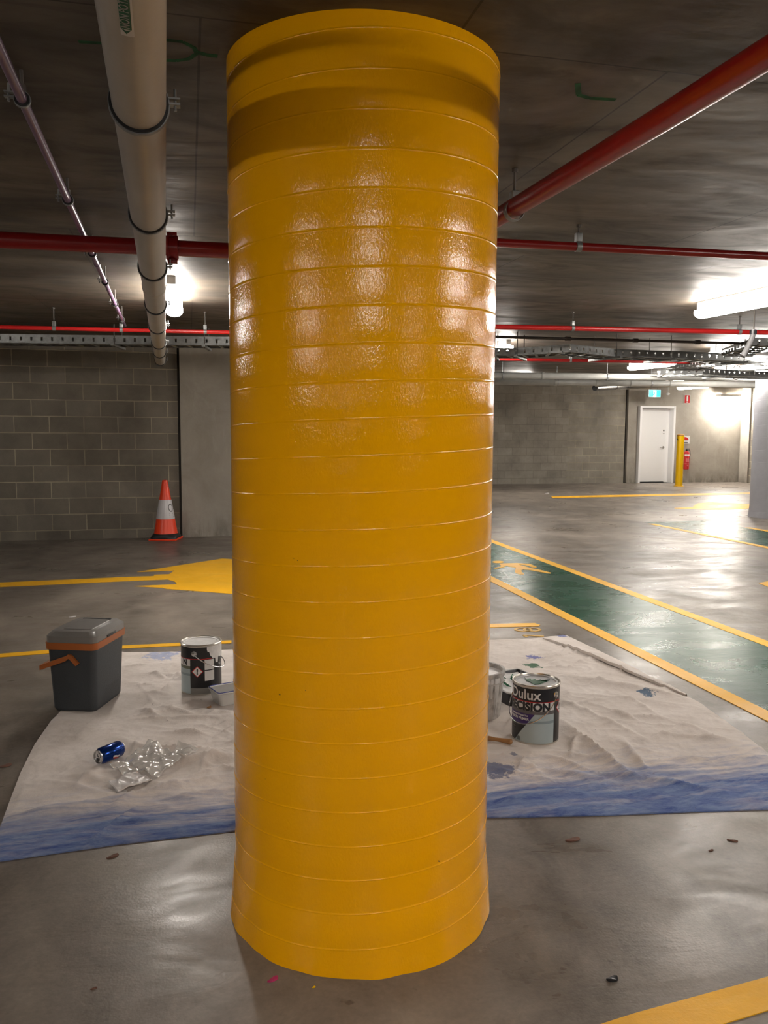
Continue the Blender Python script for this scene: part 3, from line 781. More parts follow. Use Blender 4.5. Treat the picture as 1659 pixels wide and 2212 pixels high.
# ------------------------------------------------------------------ cable trays
def tray(label, pts, wd, hgt=0.075, m='galv', rods=(), rung=0.15, hole=0.10):
    T = thing('cable_tray', label, 'cable tray')
    pts = [Vector(p) for p in pts]
    def side(off):
        out = []
        for i, p in enumerate(pts):
            d = (pts[min(i + 1, len(pts) - 1)] - pts[max(i - 1, 0)]); d.z = 0; d.normalize()
            out.append(p + Vector((-d.y, d.x, 0)) * off)
        return out
    rails = []
    for off in (0, wd):
        L = side(off); bm = NB()
        for a, b in zip(L, L[1:]):
            dv_ = b - a; n = max(1, round(dv_.length / hole)); ang = math.atan2(dv_.y, dv_.x)
            box(bm, (a + b) / 2 + Vector((0, 0, hgt * 0.36)), (dv_.length, 0.003, hgt * 0.28), ang)
            box(bm, (a + b) / 2 - Vector((0, 0, hgt * 0.36)), (dv_.length, 0.003, hgt * 0.28), ang)
            box(bm, (a + b) / 2 + Vector((0, 0, hgt * 0.5)), (dv_.length, 0.020, 0.003), ang)
            box(bm, (a + b) / 2 - Vector((0, 0, hgt * 0.5)), (dv_.length, 0.020, 0.003), ang)
            for i in range(n):
                box(bm, a + dv_ * ((i + 0.5) / n), (dv_.length / n * 0.80, 0.0034, hgt * 0.5), ang)
        rails.append(obj('side_rail', bm, m, T, False))
    bm = NB(); L0, L1 = side(0), side(wd)
    for i in range(len(pts) - 1):
        ln = (L0[i + 1] - L0[i]).length; n = max(1, int(ln / rung))
        for k in range(n):
            f_ = (k + 0.5) / n; a = L0[i].lerp(L0[i + 1], f_); b = L1[i].lerp(L1[i + 1], f_)
            mid = (a + b) / 2 - Vector((0, 0, hgt * 0.42)); dv_ = b - a
            box(bm, mid, (dv_.length, 0.03, 0.012), math.atan2(dv_.y, dv_.x))
    obj('rungs', bm, m, T, False)
    for (f_, i) in rods:
        for L in (L0, L1):
            p = L[i].lerp(L[i + 1], f_); bm = NB()
            tube(bm, [p - Vector((0, 0, hgt * .5 + .03)), (p.x, p.y, ceil_z(p.y) + 0.01)], 0.006, 8)
            lathe(bm, [(0.014, 0), (0.014, 0.012)], 6, p - Vector((0, 0, hgt * .5 + .018)))
            obj('hanger_rod', bm, 'rod', T)
        a, b = L0[i].lerp(L0[i + 1], f_), L1[i].lerp(L1[i + 1], f_); d = (b - a).normalized()
        bm = NB(); c = (a + b) / 2 - Vector((0, 0, hgt * 0.5 + 0.012)); box(bm, c, ((b - a).length + 0.16, 0.035, 0.022), math.atan2(d.y, d.x)); obj('support_bar', bm, m, T, False)
    # a few cables lying in it
    for k in range(3):
        L = side(wd * (0.25 + 0.22 * k)); bm = NB(); tube(bm, [p + Vector((0, 0, -hgt * 0.25 + 0.012 * (k % 2))) for p in L], 0.011, 8); obj('cable', bm, 'cableg', T)
    return T
zt = 2.20
tray('perforated steel cable tray along the left block wall, left of the column', [at_z(-420, 727, 2.26), at_z(0, 731, 2.26), at_z(490, 737, 2.26), at_z(620, 739, 2.26)], 0.30, 0.085, rods=((0.1, 0), (0.5, 1), (0.9, 1)))
tray('kinked galvanised cable ladder crossing above the floor right of the column', [at_z(1000, 759, zt), at_z(1115, 760, zt), at_z(1232, 752, zt), at_z(1328, 762, zt), at_z(1500, 768, zt), at_z(1760, 780, zt)], 0.36, 0.075, rods=((0.6, 0), (0.02, 1), (0.02, 3), (0.7, 3), (0.4, 4)))
tray('short bright cable ladder branching off towards the far door', [at_z(1448, 794, 2.25), at_z(1575, 772, 2.22)], 0.30, 0.06, rods=((0.1, 0), (0.8, 0)))
tray('dark cable tray meeting the grey column at upper right', [at_z(1425, 803, 2.25), at_z(1520, 802, 2.25), at_z(1640, 808, 2.25), at_z(1760, 812, 2.25)], 0.45, 0.08, rods=((0.4, 1),))
tray('near cable ladder sloping up beside the red elbow at the right edge', [at_z(1560, 765, 2.2), at_z(1620, 737, 2.24), at_z(1740, 741, 2.24)], 0.30, 0.07, rods=((0.5, 1),))
# grey flexible conduit dropping beside the elbow
T = thing('conduit', 'grey conduit curving down past the red elbow at the right edge', 'conduit')
bm = NB(); tube(bm, [at_y(x, y, 6.0) for x, y in ((1628, 712), (1626, 725), (1620, 740), (1612, 756), (1604, 770))], 0.022, 12); obj('tube', bm, 'cableg', T)
bm = NB(); ring(bm, at_y(1627, 718, 6.0), (0, 0, 1), 0.02, 0.028, 0.03); obj('gland', bm, 'black', T)
g_ = at_y(1628, 714, 6.0); bm = NB(); tube(bm, [g_ - Vector((0, 0, 0.01)), (g_.x, g_.y, ceil_z(g_.y) + 0.004)], 0.006, 8); obj('hanger_rod', bm, 'rod', T)
# coiled cables and small fittings hanging near the grey column
for i, (x, y) in enumerate(((1592, 797), (1590, 813))):
    c = at_y(x, y, 11.5); bm = NB()
    tube(bm, [c + Vector((0.06 * math.cos(a), 0, 0.05 * math.sin(a))) for a in [2 * PI * k / 20 for k in range(21)]], 0.006, 8)
    ob = obj('cable_loop', bm, 'darkc'); tag(ob, ['black cable loop hanging beside the small distant lamp', 'black cable loop hanging below the first loop, beside the distant lamp'][i], 'cable')
# right-end red pipes near far ceiling
xpipe('fire_pipe', 'short red pipe run just left of the grey column, low under the ceiling', (1560, 828), (1625, 828), 2.30, 0.03, 'redb', 9.2, 11.0)
xpipe('conduit', 'pale conduit sagging in under the trays from the grey column', (1470, 808), (1620, 800), 2.28, 0.012, 'greyp', 6.9, 9.0, (), 'conduit')
xpipe('conduit', 'grey conduit running right from the grey pipes to the column', (1500, 830), (1640, 822), 2.30, 0.03, 'greyp', 9.0, 11.4, (), 'conduit')

# exit sign
xe = at_y(1413, 850, Y1 - 0.6)
T = thing('exit_sign', 'small illuminated blue-green exit sign hanging above the white door', 'exit sign', (xe.x, xe.y, 0))
ze = xe.z
bm = NB(); box(bm, (0, 0, ze), (0.36, 0.06, 0.20), bev=0.008); obj('sign_case', bm, 'white', T)
bm = NB(); box(bm, (0, -0.031, ze), (0.33, 0.006, 0.175)); obj('lit_panel', bm, 'exitg', T, False)
bm = NB()
box(bm, (0.0, -0.036, ze - 0.005), (0.085, 0.004, 0.16))
obj('doorway_pictogram', bm, 'exitw', T, False)
bm = NB()     # running figure stepping to the doorway
def fl(bm, pts, y0, y1):
    a = [bm.verts.new((p[0], y0, p[1])) for p in pts]; b = [bm.verts.new((p[0], y1, p[1])) for p in pts]; n = len(pts)
    bm.faces.new(a); bm.faces.new(b[::-1])
    for i in range(n): bm.faces.new((a[i], a[(i + 1) % n], b[(i + 1) % n], b[i]))
fl(bm, [(-0.02 + x * 0.5, ze - 0.0 + z * 0.5) for x, z in ((-0.01, 0.08), (0.03, 0.08), (0.05, 0.02), (0.09, 0.0), (0.085, -0.02), (0.04, -0.01), (0.03, -0.03), (0.06, -0.09), (0.04, -0.11), (0.0, -0.05), (-0.05, -0.07), (-0.09, -0.05), (-0.09, -0.07), (-0.04, -0.095), (0.0, -0.07), (-0.01, -0.02), (-0.02, 0.04), (-0.06, 0.02), (-0.05, 0.0), (-0.09, 0.02), (-0.06, 0.06))], -0.041, -0.037)
obj('figure_pictogram', bm, 'exitg', T, False)
for s in (-0.1, 0.1):
    bm = NB(); tube(bm, [(s, 0, ze + 0.09), (s, 0, ceil_z(Y1) + 0.02)], 0.006, 8); obj('hanging_rod', bm, 'rod', T)
# small white drop fitting
c = at_y(1443, 851, Y1 - 0.5)
T = thing('smoke_detector', 'small white detector on a thin drop rod right of the exit sign', 'detector', (c.x, c.y, 0))
bm = NB(); lathe(bm, [(0.0, -0.035), (0.03, -0.03), (0.05, -0.005), (0.05, 0.01), (0.02, 0.03), (0.008, 0.04)], 20, (0, 0, c.z)); obj('head', bm, 'white', T)
bm = NB(); tube(bm, [(0, 0, c.z + 0.03), (0, 0, ceil_z(c.y) + 0.02)], 0.008, 8); obj('drop_rod', bm, 'greyp', T)

# bollard
b0 = at_z(1466, 1050)
T = thing('bollard', 'yellow steel bollard standing in front of the far concrete wall', 'bollard', (b0.x, b0.y, 0))
hb = at_y(1466, 939, b0.y).z
bm = NB(); lathe(bm, [(0.092, 0), (0.092, hb - 0.03)], 32); obj('post', bm, 'yboll', T)
bm = NB(); lathe(bm, [(0.093, hb - 0.03), (0.095, hb - 0.012), (0.088, hb), (0.05, hb + 0.008), (0.0005, hb + 0.01)], 32); obj('end_cap', bm, mat('bollard_cap', (0.30, 0.13, 0.01), 0.4), T)
bm = NB()
def cyl_patch(bm, r, a0f, a1f, z0, z1, nz=4, na=10, c=(0, 0, 0)):
    g_ = []
    for j in range(nz + 1):
        z = z0 + (z1 - z0) * j / nz
        a0 = a0f(z) if callable(a0f) else a0f; a1 = a1f(z) if callable(a1f) else a1f
        g_.append([bm.verts.new((c[0] + r * math.cos(a0 + (a1 - a0) * i / na), c[1] + r * math.sin(a0 + (a1 - a0) * i / na), c[2] + z)) for i in range(na + 1)])
    for j in range(nz):
        for i in range(na): bm.faces.new((g_[j][i], g_[j][i + 1], g_[j + 1][i + 1], g_[j + 1][i]))
    return bm
toC = math.atan2(-b0.y, -b0.x)
z0_, z1_ = hb - 0.14, hb - 0.07
cyl_patch(bm, 0.0935, toC - 1.25, lambda z: toC - 1.25 + 0.75 * (1 - (z - z0_) / (z1_ - z0_)) + 0.02, z0_, z1_, 6, 6); obj('black_arrow_mark', bm, 'black', T)
bm = NB(); lathe(bm, [(0.125, 0.0), (0.125, 0.006), (0.093, 0.01)], 32, cap1=False); obj('foot_plate', bm, 'yboll', T)

# fire extinguisher on the wall
ex = at_y(1483, 990, Y1 - 0.14); eb = at_y(1483, 1014, Y1 - 0.14); et = at_y(1483, 975, Y1 - 0.14)
T = thing('fire_extinguisher', 'red fire extinguisher with white label hung on the wall behind the yellow bollard', 'fire extinguisher', (ex.x, Y1 - 0.13, 0))
rE = 0.078; zb, zt_ = eb.z, et.z
bm = NB(); lathe(bm, [(0.06, zb), (rE, zb + 0.015), (rE, zt_ - 0.06), (0.06, zt_ - 0.015), (0.025, zt_), (0.02, zt_ + 0.02)], 32); obj('cylinder', bm, 'redb', T)
fc = -PI / 2
bm = NB(); cyl_patch(bm, rE + 0.0015, fc - 1.2, fc + 1.2, zt_ - 0.13, zt_ - 0.075); obj('label_band', bm, 'canwhite', T)
bm = NB(); cyl_patch(bm, rE + 0.0015, fc - 1.1, fc + 1.1, zb + 0.15, zb + 0.165); cyl_patch(bm, rE + 0.0015, fc - 0.3, fc + 0.3, zb + 0.09, zb + 0.13); cyl_patch(bm, rE + 0.0015, fc - 0.7, fc + 0.7, zb + 0.2, zb + 0.30); obj('instruction_label', bm, mat('label_pink', (0.62, 0.16, 0.16), 0.4), T)
bm = NB(); box(bm, (0.0, 0, zt_ + 0.035), (0.035, 0.05, 0.04), bev=0.004); box(bm, (0.03, -0.02, zt_ + 0.07), (0.10, 0.018, 0.012)); box(bm, (0.04, -0.02, zt_ + 0.045), (0.09, 0.018, 0.01)); obj('valve_handle', bm, 'black', T)
bm = NB(); tube(bm, [(0.0, -0.03, zt_ + 0.04), (0.07, -0.05, zt_ + 0.03), (0.10, -0.02, zt_ - 0.08), (0.09, 0, zb + 0.22), (0.085, 0, zb + 0.12)], 0.009, 8); obj('hose', bm, 'black', T)
bm = NB(); box(bm, (0, 0.075, zt_ - 0.08), (0.06, 0.06, 0.08)); obj('wall_bracket', bm, 'black', T)
# signs
def wallsign(px0, py0, px1, py1, Yp):
    a = at_y(px0, py0, Yp); b = at_y(px1, py1, Yp); return (a.x + b.x) / 2, (a.z + b.z) / 2, abs(b.x - a.x), abs(b.z - a.z)
Yw = Y1 - 0.03
x_, z_, w_, h_ = wallsign(1478.5, 853, 1490, 871.5, Yw)
T = thing('wall_sign', 'small red extinguisher sign with white symbol high on the concrete wall', 'sign', (x_, Yw - 0.006, z_))
bm = NB(); box(bm, (0, 0, 0), (w_, 0.006, h_)); obj('sign_plate', bm, 'canwhite', T, False)
bm = NB(); box(bm, (0, -0.0035, 0), (w_ * 0.9, 0.003, h_ * 0.92)); obj('red_field', bm, 'redb', T, False)
bm = NB(); fl(bm, [(x * w_, z * h_) for x, z in ((-0.12, -0.25), (0.12, -0.25), (0.14, 0.28), (0.05, 0.36), (0.05, 0.42), (-0.05, 0.42), (-0.05, 0.36), (-0.14, 0.28))], -0.008, -0.005); fl(bm, [(x * w_, z * h_) for x, z in ((-0.15, -0.42), (0.15, -0.42), (0.15, -0.36), (-0.15, -0.36))], -0.008, -0.005); obj('extinguisher_pictogram', bm, 'canwhite', T, False)
x_, z_, w_, h_ = wallsign(1470, 942, 1489, 958.5, Yw)
T = thing('wall_sign', 'white sign with a red semicircle on the wall behind the bollard top', 'sign', (x_, Yw - 0.006, z_))
bm = NB(); box(bm, (0, 0, 0), (w_, 0.006, h_)); obj('sign_plate', bm, 'canwhite', T, False)
bm = NB(); fl(bm, [(0.38 * w_ * math.cos(a), -0.02 * h_ + 0.40 * h_ * math.sin(a)) for a in [PI * k / 14 for k in range(15)]], -0.0065, -0.004); obj('red_semicircle', bm, 'redb', T, False)
bm = NB(); box(bm, (0, -0.0045, -0.36 * h_), (w_ * 0.6, 0.002, 0.02)); obj('print_line', bm, 'black', T, False)

# ------------------------------------------------------------------ traffic cone
cb = at_z(359, 1163)
T = thing('traffic_cone', 'orange traffic cone with white band standing by the left block wall', 'traffic cone', (cb.x, YL - 0.205, 0), -0.25)
hc = 0.74
bm = NB(); lathe(bm, [(0.150, 0.062), (0.142, 0.09), (0.034, hc - 0.012), (0.030, hc), (0.018, hc + 0.002), (0.018, hc - 0.05)], 40, cap0=False); obj('cone_body', bm, 'orange', T)
def cr(z): return 0.142 + (0.034 - 0.142) * (z - 0.09) / (hc - 0.102)
bm = NB(); lathe(bm, [(cr(0.26) + 0.0005, 0.262), (cr(0.265) + 0.0022, 0.265), (cr(0.495) + 0.0022, 0.495), (cr(0.50) + 0.0005, 0.498)], 40, cap0=False, cap1=False); BND = obj('reflective_band', bm, 'refl', T)
bm = NB(); ac = math.atan2(-cb.y, -cb.x) + 0.25 + 0.75
def conep(bm, zc, ac, pts):
    vs = [bm.verts.new(((cr(zc + z) + 0.0034) * math.cos(ac + x / cr(zc + z)), (cr(zc + z) + 0.0034) * math.sin(ac + x / cr(zc + z)), zc + z)) for x, z in pts]
    bm.faces.new(vs)
for k in range(16):
    a0, a1 = 2 * PI * k / 16, 2 * PI * (k + 1) / 16
    conep(bm, 0.40, ac, [(0.035 * math.cos(a0), 0.05 * math.sin(a0)), (0.035 * math.cos(a1), 0.05 * math.sin(a1)), (0.024 * math.cos(a1), 0.038 * math.sin(a1)), (0.024 * math.cos(a0), 0.038 * math.sin(a0))])
for zz in (0.33, 0.31, 0.29): conep(bm, zz, ac, [(-0.03, -0.005), (0.03, -0.005), (0.03, 0.004), (-0.03, 0.004)])
obj('band_print', bm, 'cangrey', BND, False)
bm = NB(); box(bm, (0, 0, 0.012), (0.34, 0.34, 0.022), bev=0.006); obj('base_plate', bm, 'orange', T)
bm = NB(); vs0 = []
prof = [(0.160, 0.023), (0.166, 0.04), (0.160, 0.062), (0.153, 0.072), (0.148, 0.08)]
seg = 64; rings = []
for i, (r_, z) in enumerate(prof):
    k_ = max(0, 1 - i / 3.5); rings.append([])
    for s in range(seg):
        a = 2 * PI * s / seg; sq = 1 / max(abs(math.cos(a)), abs(math.sin(a))); f_ = min(sq, 1.28) * k_ + 1 * (1 - k_)
        rings[-1].append(bm.verts.new((r_ * f_ * math.cos(a), r_ * f_ * math.sin(a), z)))
for a, b in zip(rings, rings[1:]):
    for s in range(seg): bm.faces.new((a[s], a[(s + 1) % seg], b[(s + 1) % seg], b[s]))
bm.faces.new(rings[0][::-1]); obj('rubber_base', bm, 'rubber', T)

# ------------------------------------------------------------------ canvas drop cloth
def interp(P, s):
    L = [0]
    for a, b in zip(P, P[1:]): L.append(L[-1] + (Vector(b) - Vector(a)).length)
    d = s * L[-1]
    for i in range(len(P) - 1):
        if d <= L[i + 1] or i == len(P) - 2:
            f_ = (d - L[i]) / (L[i + 1] - L[i]); return Vector(P[i]).lerp(Vector(P[i + 1]), f_)
V2 = lambda *a: Vector((a[0], a[1]))
fz = lambda x, y: V2(*at_z(x, y)[:2])
cBL, cBR, cTR, cTL = V2(-0.70, 2.69), V2(2.20, 2.44), fz(1224, 1374), V2(-0.47, 5.25)
bot = [cBL, fz(0, 1862), fz(250, 1826), fz(500, 1797), V2(0.55, 2.74), fz(1052, 1768), fz(1300, 1763), fz(1500, 1755), fz(1659, 1750), cBR]
top = [cTL, fz(270, 1411), fz(400, 1409), fz(500, 1405), V2(1.0, 5.07), fz(1057, 1384), fz(1150, 1381), cTR]
lef = [cBL, fz(0, 1790), fz(45, 1670), fz(75, 1610), fz(110, 1560), fz(165, 1500), cTL]
rig = [cBR, fz(1659, 1630), fz(1600, 1583), fz(1512, 1520), fz(1480, 1503), fz(1400, 1463), fz(1300, 1411), cTR]
rnd = random.Random(11)
folds = []
def fold(p, q, h, wd): folds.append((V2(*at_z(*p)[:2]), V2(*at_z(*q)[:2]), h, wd))
for a, b, h, w_ in (
    ((1210, 1465), (1470, 1510), 0.022, 0.035), ((1215, 1565), (1370, 1690), 0.028, 0.04), ((1170, 1630), (1330, 1650), 0.018, 0.03), ((1210, 1515), (1390, 1600), 0.014, 0.022),
    ((1290, 1560), (1659, 1590), 0.010, 0.02), ((1390, 1650), (1659, 1640), 0.016, 0.025), ((1340, 1600), (1400, 1670), 0.016, 0.02), ((1180, 1640), (1280, 1675), 0.018, 0.022),
    ((1120, 1660), (1300, 1690), 0.014, 0.02), ((1250, 1540), (1480, 1560), 0.008, 0.02), ((1230, 1500), (1500, 1530), 0.010, 0.02), ((1380, 1680), (1560, 1720), 0.014, 0.025),
    ((1390, 1610), (1500, 1560), 0.012, 0.02), ((1180, 1386), (1380, 1470), 0.008, 0.012), ((1080, 1420), (1300, 1440), 0.006, 0.02),
    ((1060, 1600), (1200, 1700), 0.010, 0.02), ((1440, 1560), (1560, 1600), 0.008, 0.015), ((1060, 1740), (1330, 1700), 0.012, 0.03),
    ((250, 1560), (500, 1553), 0.012, 0.018), ((300, 1535), (360, 1558), 0.014, 0.02), ((360, 1535), (420, 1548), 0.012, 0.015), ((330, 1575), (480, 1600), 0.010, 0.02),
    ((300, 1480), (330, 1520), 0.012, 0.015), ((420, 1500), (500, 1550), 0.010, 0.015), ((320, 1455), (370, 1475), 0.008, 0.012), ((350, 1500), (370, 1475), 0.010, 0.012),
    ((290, 1620), (500, 1625), 0.016, 0.02), ((350, 1660), (500, 1640), 0.022, 0.025), ((80, 1690), (260, 1725), 0.012, 0.03), ((120, 1680), (290, 1700), 0.012, 0.02),
    ((40, 1765), (250, 1735), 0.014, 0.03), ((240, 1735), (500, 1680), 0.020, 0.03), ((180, 1840), (300, 1745), 0.016, 0.018), ((330, 1740), (500, 1710), 0.012, 0.02),
    ((110, 1800), (380, 1770), 0.010, 0.03), ((260, 1600), (310, 1625), 0.008, 0.015), ((430, 1570), (500, 1590), 0.01, 0.015), ((400, 1690), (500, 1660), 0.015, 0.02)):
    fold(a, b, h, w_)
for _ in range(110):
    p = V2(rnd.uniform(-0.5, 2.3), rnd.uniform(2.8, 4.9)); a = rnd.gauss(0.25, 0.7); L_ = rnd.uniform(0.1, 0.4)
    folds.append((p, p + V2(math.cos(a), math.sin(a)) * L_, rnd.uniform(0.006, 0.014), rnd.uniform(0.008, 0.02)))
flat = []      # (centre, radius) where something stands on the cloth
def cloth_h(p):
    h = 0.006 + 0.004 * (noise.noise(Vector((p.x * 2.2, p.y * 3.0, 0))) + 0.6)
    wx, wy = p.x + 0.05 * noise.noise(Vector((p.x * 4, p.y * 4, 1))), p.y + 0.05 * noise.noise(Vector((p.x * 4, p.y * 4, 2)))
    h += 0.0032 * (1 - min(1, 2.2 * abs(noise.noise(Vector((wx * 2.6, wy * 5, 3)))))) ** 3 + 0.0030 * (1 - min(1, 2.2 * abs(noise.noise(Vector((wx * 7 + wy * 3, wy * 9, 7)))))) ** 2.5 + 0.0022 * (1 - min(1, 2 * abs(noise.noise(Vector((wx * 18, wy * 22 - wx * 8, 9)))))) ** 2
    for a, b, hh, w_ in folds:
        if p.x < min(a.x, b.x) - .12 or p.x > max(a.x, b.x) + .12 or p.y < min(a.y, b.y) - .12 or p.y > max(a.y, b.y) + .12: continue
        ab = b - a; t_ = max(0, min(1, (p - a).dot(ab) / ab.dot(ab)))
        wob = noise.noise(Vector((p.x * 7, p.y * 7, a.x))) * 0.02
        d = (p - (a + ab * t_)).length + wob
        env = math.sin(PI * min(max(t_, 0.04), 0.96)) ** 0.5
        s_ = (p - a).cross(ab) if False else (ab.x * (p.y - a.y) - ab.y * (p.x - a.x))
        ww = w_ * (0.55 if s_ > 0 else 1.1)
        h += hh * 1.25 * env * math.exp(-(max(d, 0.0) / ww) ** 1.25)
    for c, r in flat:
        d = (p - c).length
        k = min(1, max(0, (d - r) / 0.07)); k = k * k * (3 - 2 * k)
        h = 0.005 + (h - 0.005) * k
    return h
NXc, NYc = 420, 300

# object sites on the cloth (defined here so that the cloth lies flat under them)
can_b = at_z(1155, 1612); dvc = Vector((can_b.x, can_b.y, 0)).normalized(); RC = 0.103
CAN2 = can_b + dvc * RC
can_a = at_z(436, 1504); CAN1 = can_a + Vector((can_a.x, can_a.y, 0)).normalized() * RC
COOL = at_z(208, 1543)
ey = Vector((0.10, 0.29, 0)).normalized(); exl = Vector((-0.945, 0.326, 0)).normalized()
BUCK = at_z(1040, 1553) + Vector((0.0, 0.06, 0))
TUB = Vector((0.19, 4.13, 0))
POP = at_z(236, 1652) + Vector((0, 0.03, 0))
flat += [(V2(CAN1.x, CAN1.y), 0.11), (V2(CAN2.x, CAN2.y), 0.11), (V2(COOL.x - 0.03, COOL.y + 0.20), 0.24), (V2(TUB.x, TUB.y), 0.13), (V2(BUCK.x, BUCK.y), 0.14), (V2(POP.x, POP.y), 0.05),
         (V2(*at_z(1080, 1602)[:2]), 0.10), (V2(*(at_z(1118, 1520)[:2])) + V2(0.03, 0.12), 0.22)]
bm = NB(); G = []
for j in range(NYc + 1):
    v = j / NYc; L_, R_ = interp(lef, v), interp(rig, v); row = []
    for i in range(NXc + 1):
        u = i / NXc
        if j == 0: pass
        B_, T_ = interp(bot, u), interp(top, u)
        p = B_ * (1 - v) + T_ * v + L_ * (1 - u) + R_ * u - (cBL * (1 - u) * (1 - v) + cBR * u * (1 - v) + cTL * (1 - u) * v + cTR * u * v)
        ed = min(u * 2.9, (1 - u) * 2.9, v * 2.4, (1 - v) * 2.4)
        h = cloth_h(p)
        h = 0.0025 + (h - 0.0025) * min(1, 0.35 + ed / 0.05)
        row.append(bm.verts.new((p.x, p.y, h)))
    G.append(row)
for j in range(NYc):
    for i in range(NXc): bm.faces.new((G[j][i], G[j][i + 1], G[j + 1][i + 1], G[j + 1][i]))
# hem: turn the boundary down to the floor
bd = [G[0][i] for i in range(NXc)] + [G[j][NXc] for j in range(NYc)] + [G[NYc][i] for i in range(NXc, 0, -1)] + [G[j][0] for j in range(NYc, 0, -1)]
dn = [bm.verts.new((v.co.x, v.co.y, 0.0004)) for v in bd]
for i in range(len(bd)):
    k = (i + 1) % len(bd); bm.faces.new((bd[i], dn[i], dn[k], bd[k]))
CL = obj('drop_cloth', bm, 'canvas', None, True, 60)
tag(CL, 'crumpled canvas drop cloth with blue-painted edge spread behind the yellow column', 'drop cloth')
# folded-over strip along its right edge
bm = NB(); P0 = [(1172, 1384), (1240, 1411), (1310, 1440), (1390, 1474), (1440, 1492), (1480, 1508)]; P1 = [(1222, 1376), (1275, 1400), (1340, 1431), (1405, 1466), (1455, 1490), (1484, 1507)]
R0, R1 = [], []; N = 60
for i in range(N + 1):
    s = i / N; a = interp([fz(*p) for p in P0], s); b = interp([fz(*p) for p in P1], s)
    row = []
    for j in range(9):
        q = a.lerp(b, j / 8); lift = 0.012 + 0.022 * math.sin(PI * s) * math.exp(-((j / 8 - 0.15) / 0.35) ** 2) + 0.004 * noise.noise(Vector((q.x * 9, q.y * 9, 5))) + cloth_h(q) * 0.6
        if j == 8: lift = 0.011
        row.append(bm.verts.new((q.x, q.y, lift)))
    row.append(bm.verts.new((b.x, b.y, 0.006)))
    row.insert(0, bm.verts.new((a.x + 0.006, a.y + 0.003, row[0].co.z * 0.45)))
    R0.append(row)
for a, b in zip(R0, R0[1:]):
    for j in range(len(a) - 1): bm.faces.new((a[j], a[j + 1], b[j + 1], b[j]))
obj('folded_hem', bm, 'canvas', CL, True, 50)

# ------------------------------------------------------------------ paint cans
def wrap_text(bm, r, a0, zc):
    for v in bm.verts:
        x, y, h = v.co; v.co = Vector(((r + h) * math.cos(a0 + x / r), (r + h) * math.sin(a0 + x / r), zc + y))
    return bm
HC = 0.262
def paint_can(loc, rz, label, body='black', m_lid='can_lid'):
    T = thing('paint_can', label, 'paint can', (loc.x, loc.y, 0.0055), rz)
    bm = NB(); lathe(bm, [(RC - 0.004, 0.0), (RC - 0.0015, 0.002), (RC, 0.006), (RC, HC - 0.012)], 64, cap1=False); bd_ = obj('can_body', bm, body, T)
    bm = NB(); lathe(bm, [(RC, HC - 0.014), (RC + 0.003, HC - 0.010), (RC + 0.0035, HC - 0.004), (RC + 0.001, HC), (RC - 0.003, HC), (RC - 0.006, HC - 0.006), (RC - 0.007, HC - 0.010)], 64, cap0=False, cap1=False); obj('top_rim', bm, 'can_rim', T)
    bm = NB(); lathe(bm, [(RC - 0.0065, HC - 0.007), (RC - 0.012, HC - 0.003), (RC - 0.018, HC - 0.004), (RC - 0.02, HC - 0.008), (0.0005, HC - 0.0085)], 64, cap0=False); LD = obj('can_lid', bm, m_lid, T)
    bm = NB(); ring(bm, (0, 0, 0.003), (0, 0, 1), RC - 0.002, RC + 0.0015, 0.005, 64); obj('bottom_rim', bm, 'can_rim', T)
    return T, bd_, LD
def bail(T, a_ear, droop, rr=0.019, side=1, side2=1):
    """two ears and a wire handle"""
    for a in (a_ear, a_ear + PI):
        bm = NB(); rot = Matrix.Rotation(a, 3, 'Z') @ Matrix.Rotation(PI / 2, 3, 'Y')
        lathe(bm, [(0.015, 0), (0.014, 0.003), (0.006, 0.004), (0.006, 0.008), (0.0005, 0.009)], 16, (RC * math.cos(a), RC * math.sin(a), HC - 0.045), rot=rot); obj('handle_ear', bm, 'steel', T)
    pts = []
    for k in range(25):
        s = k / 24; th = a_ear + PI * s * side
        r = RC + 0.006 + 0.012 * math.sin(PI * s)
        pts.append(Vector((r * math.cos(th), r * math.sin(th), HC - 0.045 - droop * math.sin(PI * s) ** 0.85)))
    bm = NB(); tube(bm, pts, 0.0022, 8); obj('wire_handle', bm, 'steel', T)
# right can; local angle fc faces the camera
T, body, LD = paint_can(CAN2, math.atan2(-CAN2.y, -CAN2.x), 'labelled paint can with green splash on its lid, right of the yellow column')
r1 = RC + 0.0006
toz = lambda f_: f_ * HC
# x>0 in the picture is +y when the front faces the camera, i.e. angle increases to the right
bm = NB(); cyl_patch(bm, r1, -1.9, 0.86, toz(0.575), toz(0.715), 3, 40); LBL = obj('white_label_band', bm, 'canwhite', T)
bm = NB(); cyl_patch(bm, r1 + .0003, -1.9, 1.3, toz(0.715), toz(0.728), 1, 40); obj('red_line', bm, 'redb', T)
bm = NB(); cyl_patch(bm, r1 + .0003, -1.9, 0.86, toz(0.515), toz(0.575), 2, 40); obj('grey_label_band', bm, 'cangrey', T)
diag = lambda z: -1.02 + (z - 0.0) / toz(0.51) * 0.98
bm = NB(); cyl_patch(bm, r1, diag, 0.86, 0.006, toz(0.515), 14, 26); obj('pale_blue_label', bm, 'canblue', T)
bm = NB(); cyl_patch(bm, r1 + .0005, lambda z: diag(z) + 0.02, 0.86, toz(0.36), toz(0.405), 3, 26); obj('blue_stripe', bm, 'canband', T)
bm = NB(); cyl_patch(bm, r1 + .0002, -1.9, lambda z: diag(z) - 0.01, toz(0.33), toz(0.515), 8, 20); obj('purple_label', bm, 'canpurple', T)
bm = wrap_text(text_bm('Dulux', 0.062, 0.0010), r1 + .0012, -0.53, toz(0.835)); tag(obj('brand_lettering', bm, 'canwhite', T, False), 'white lettering')
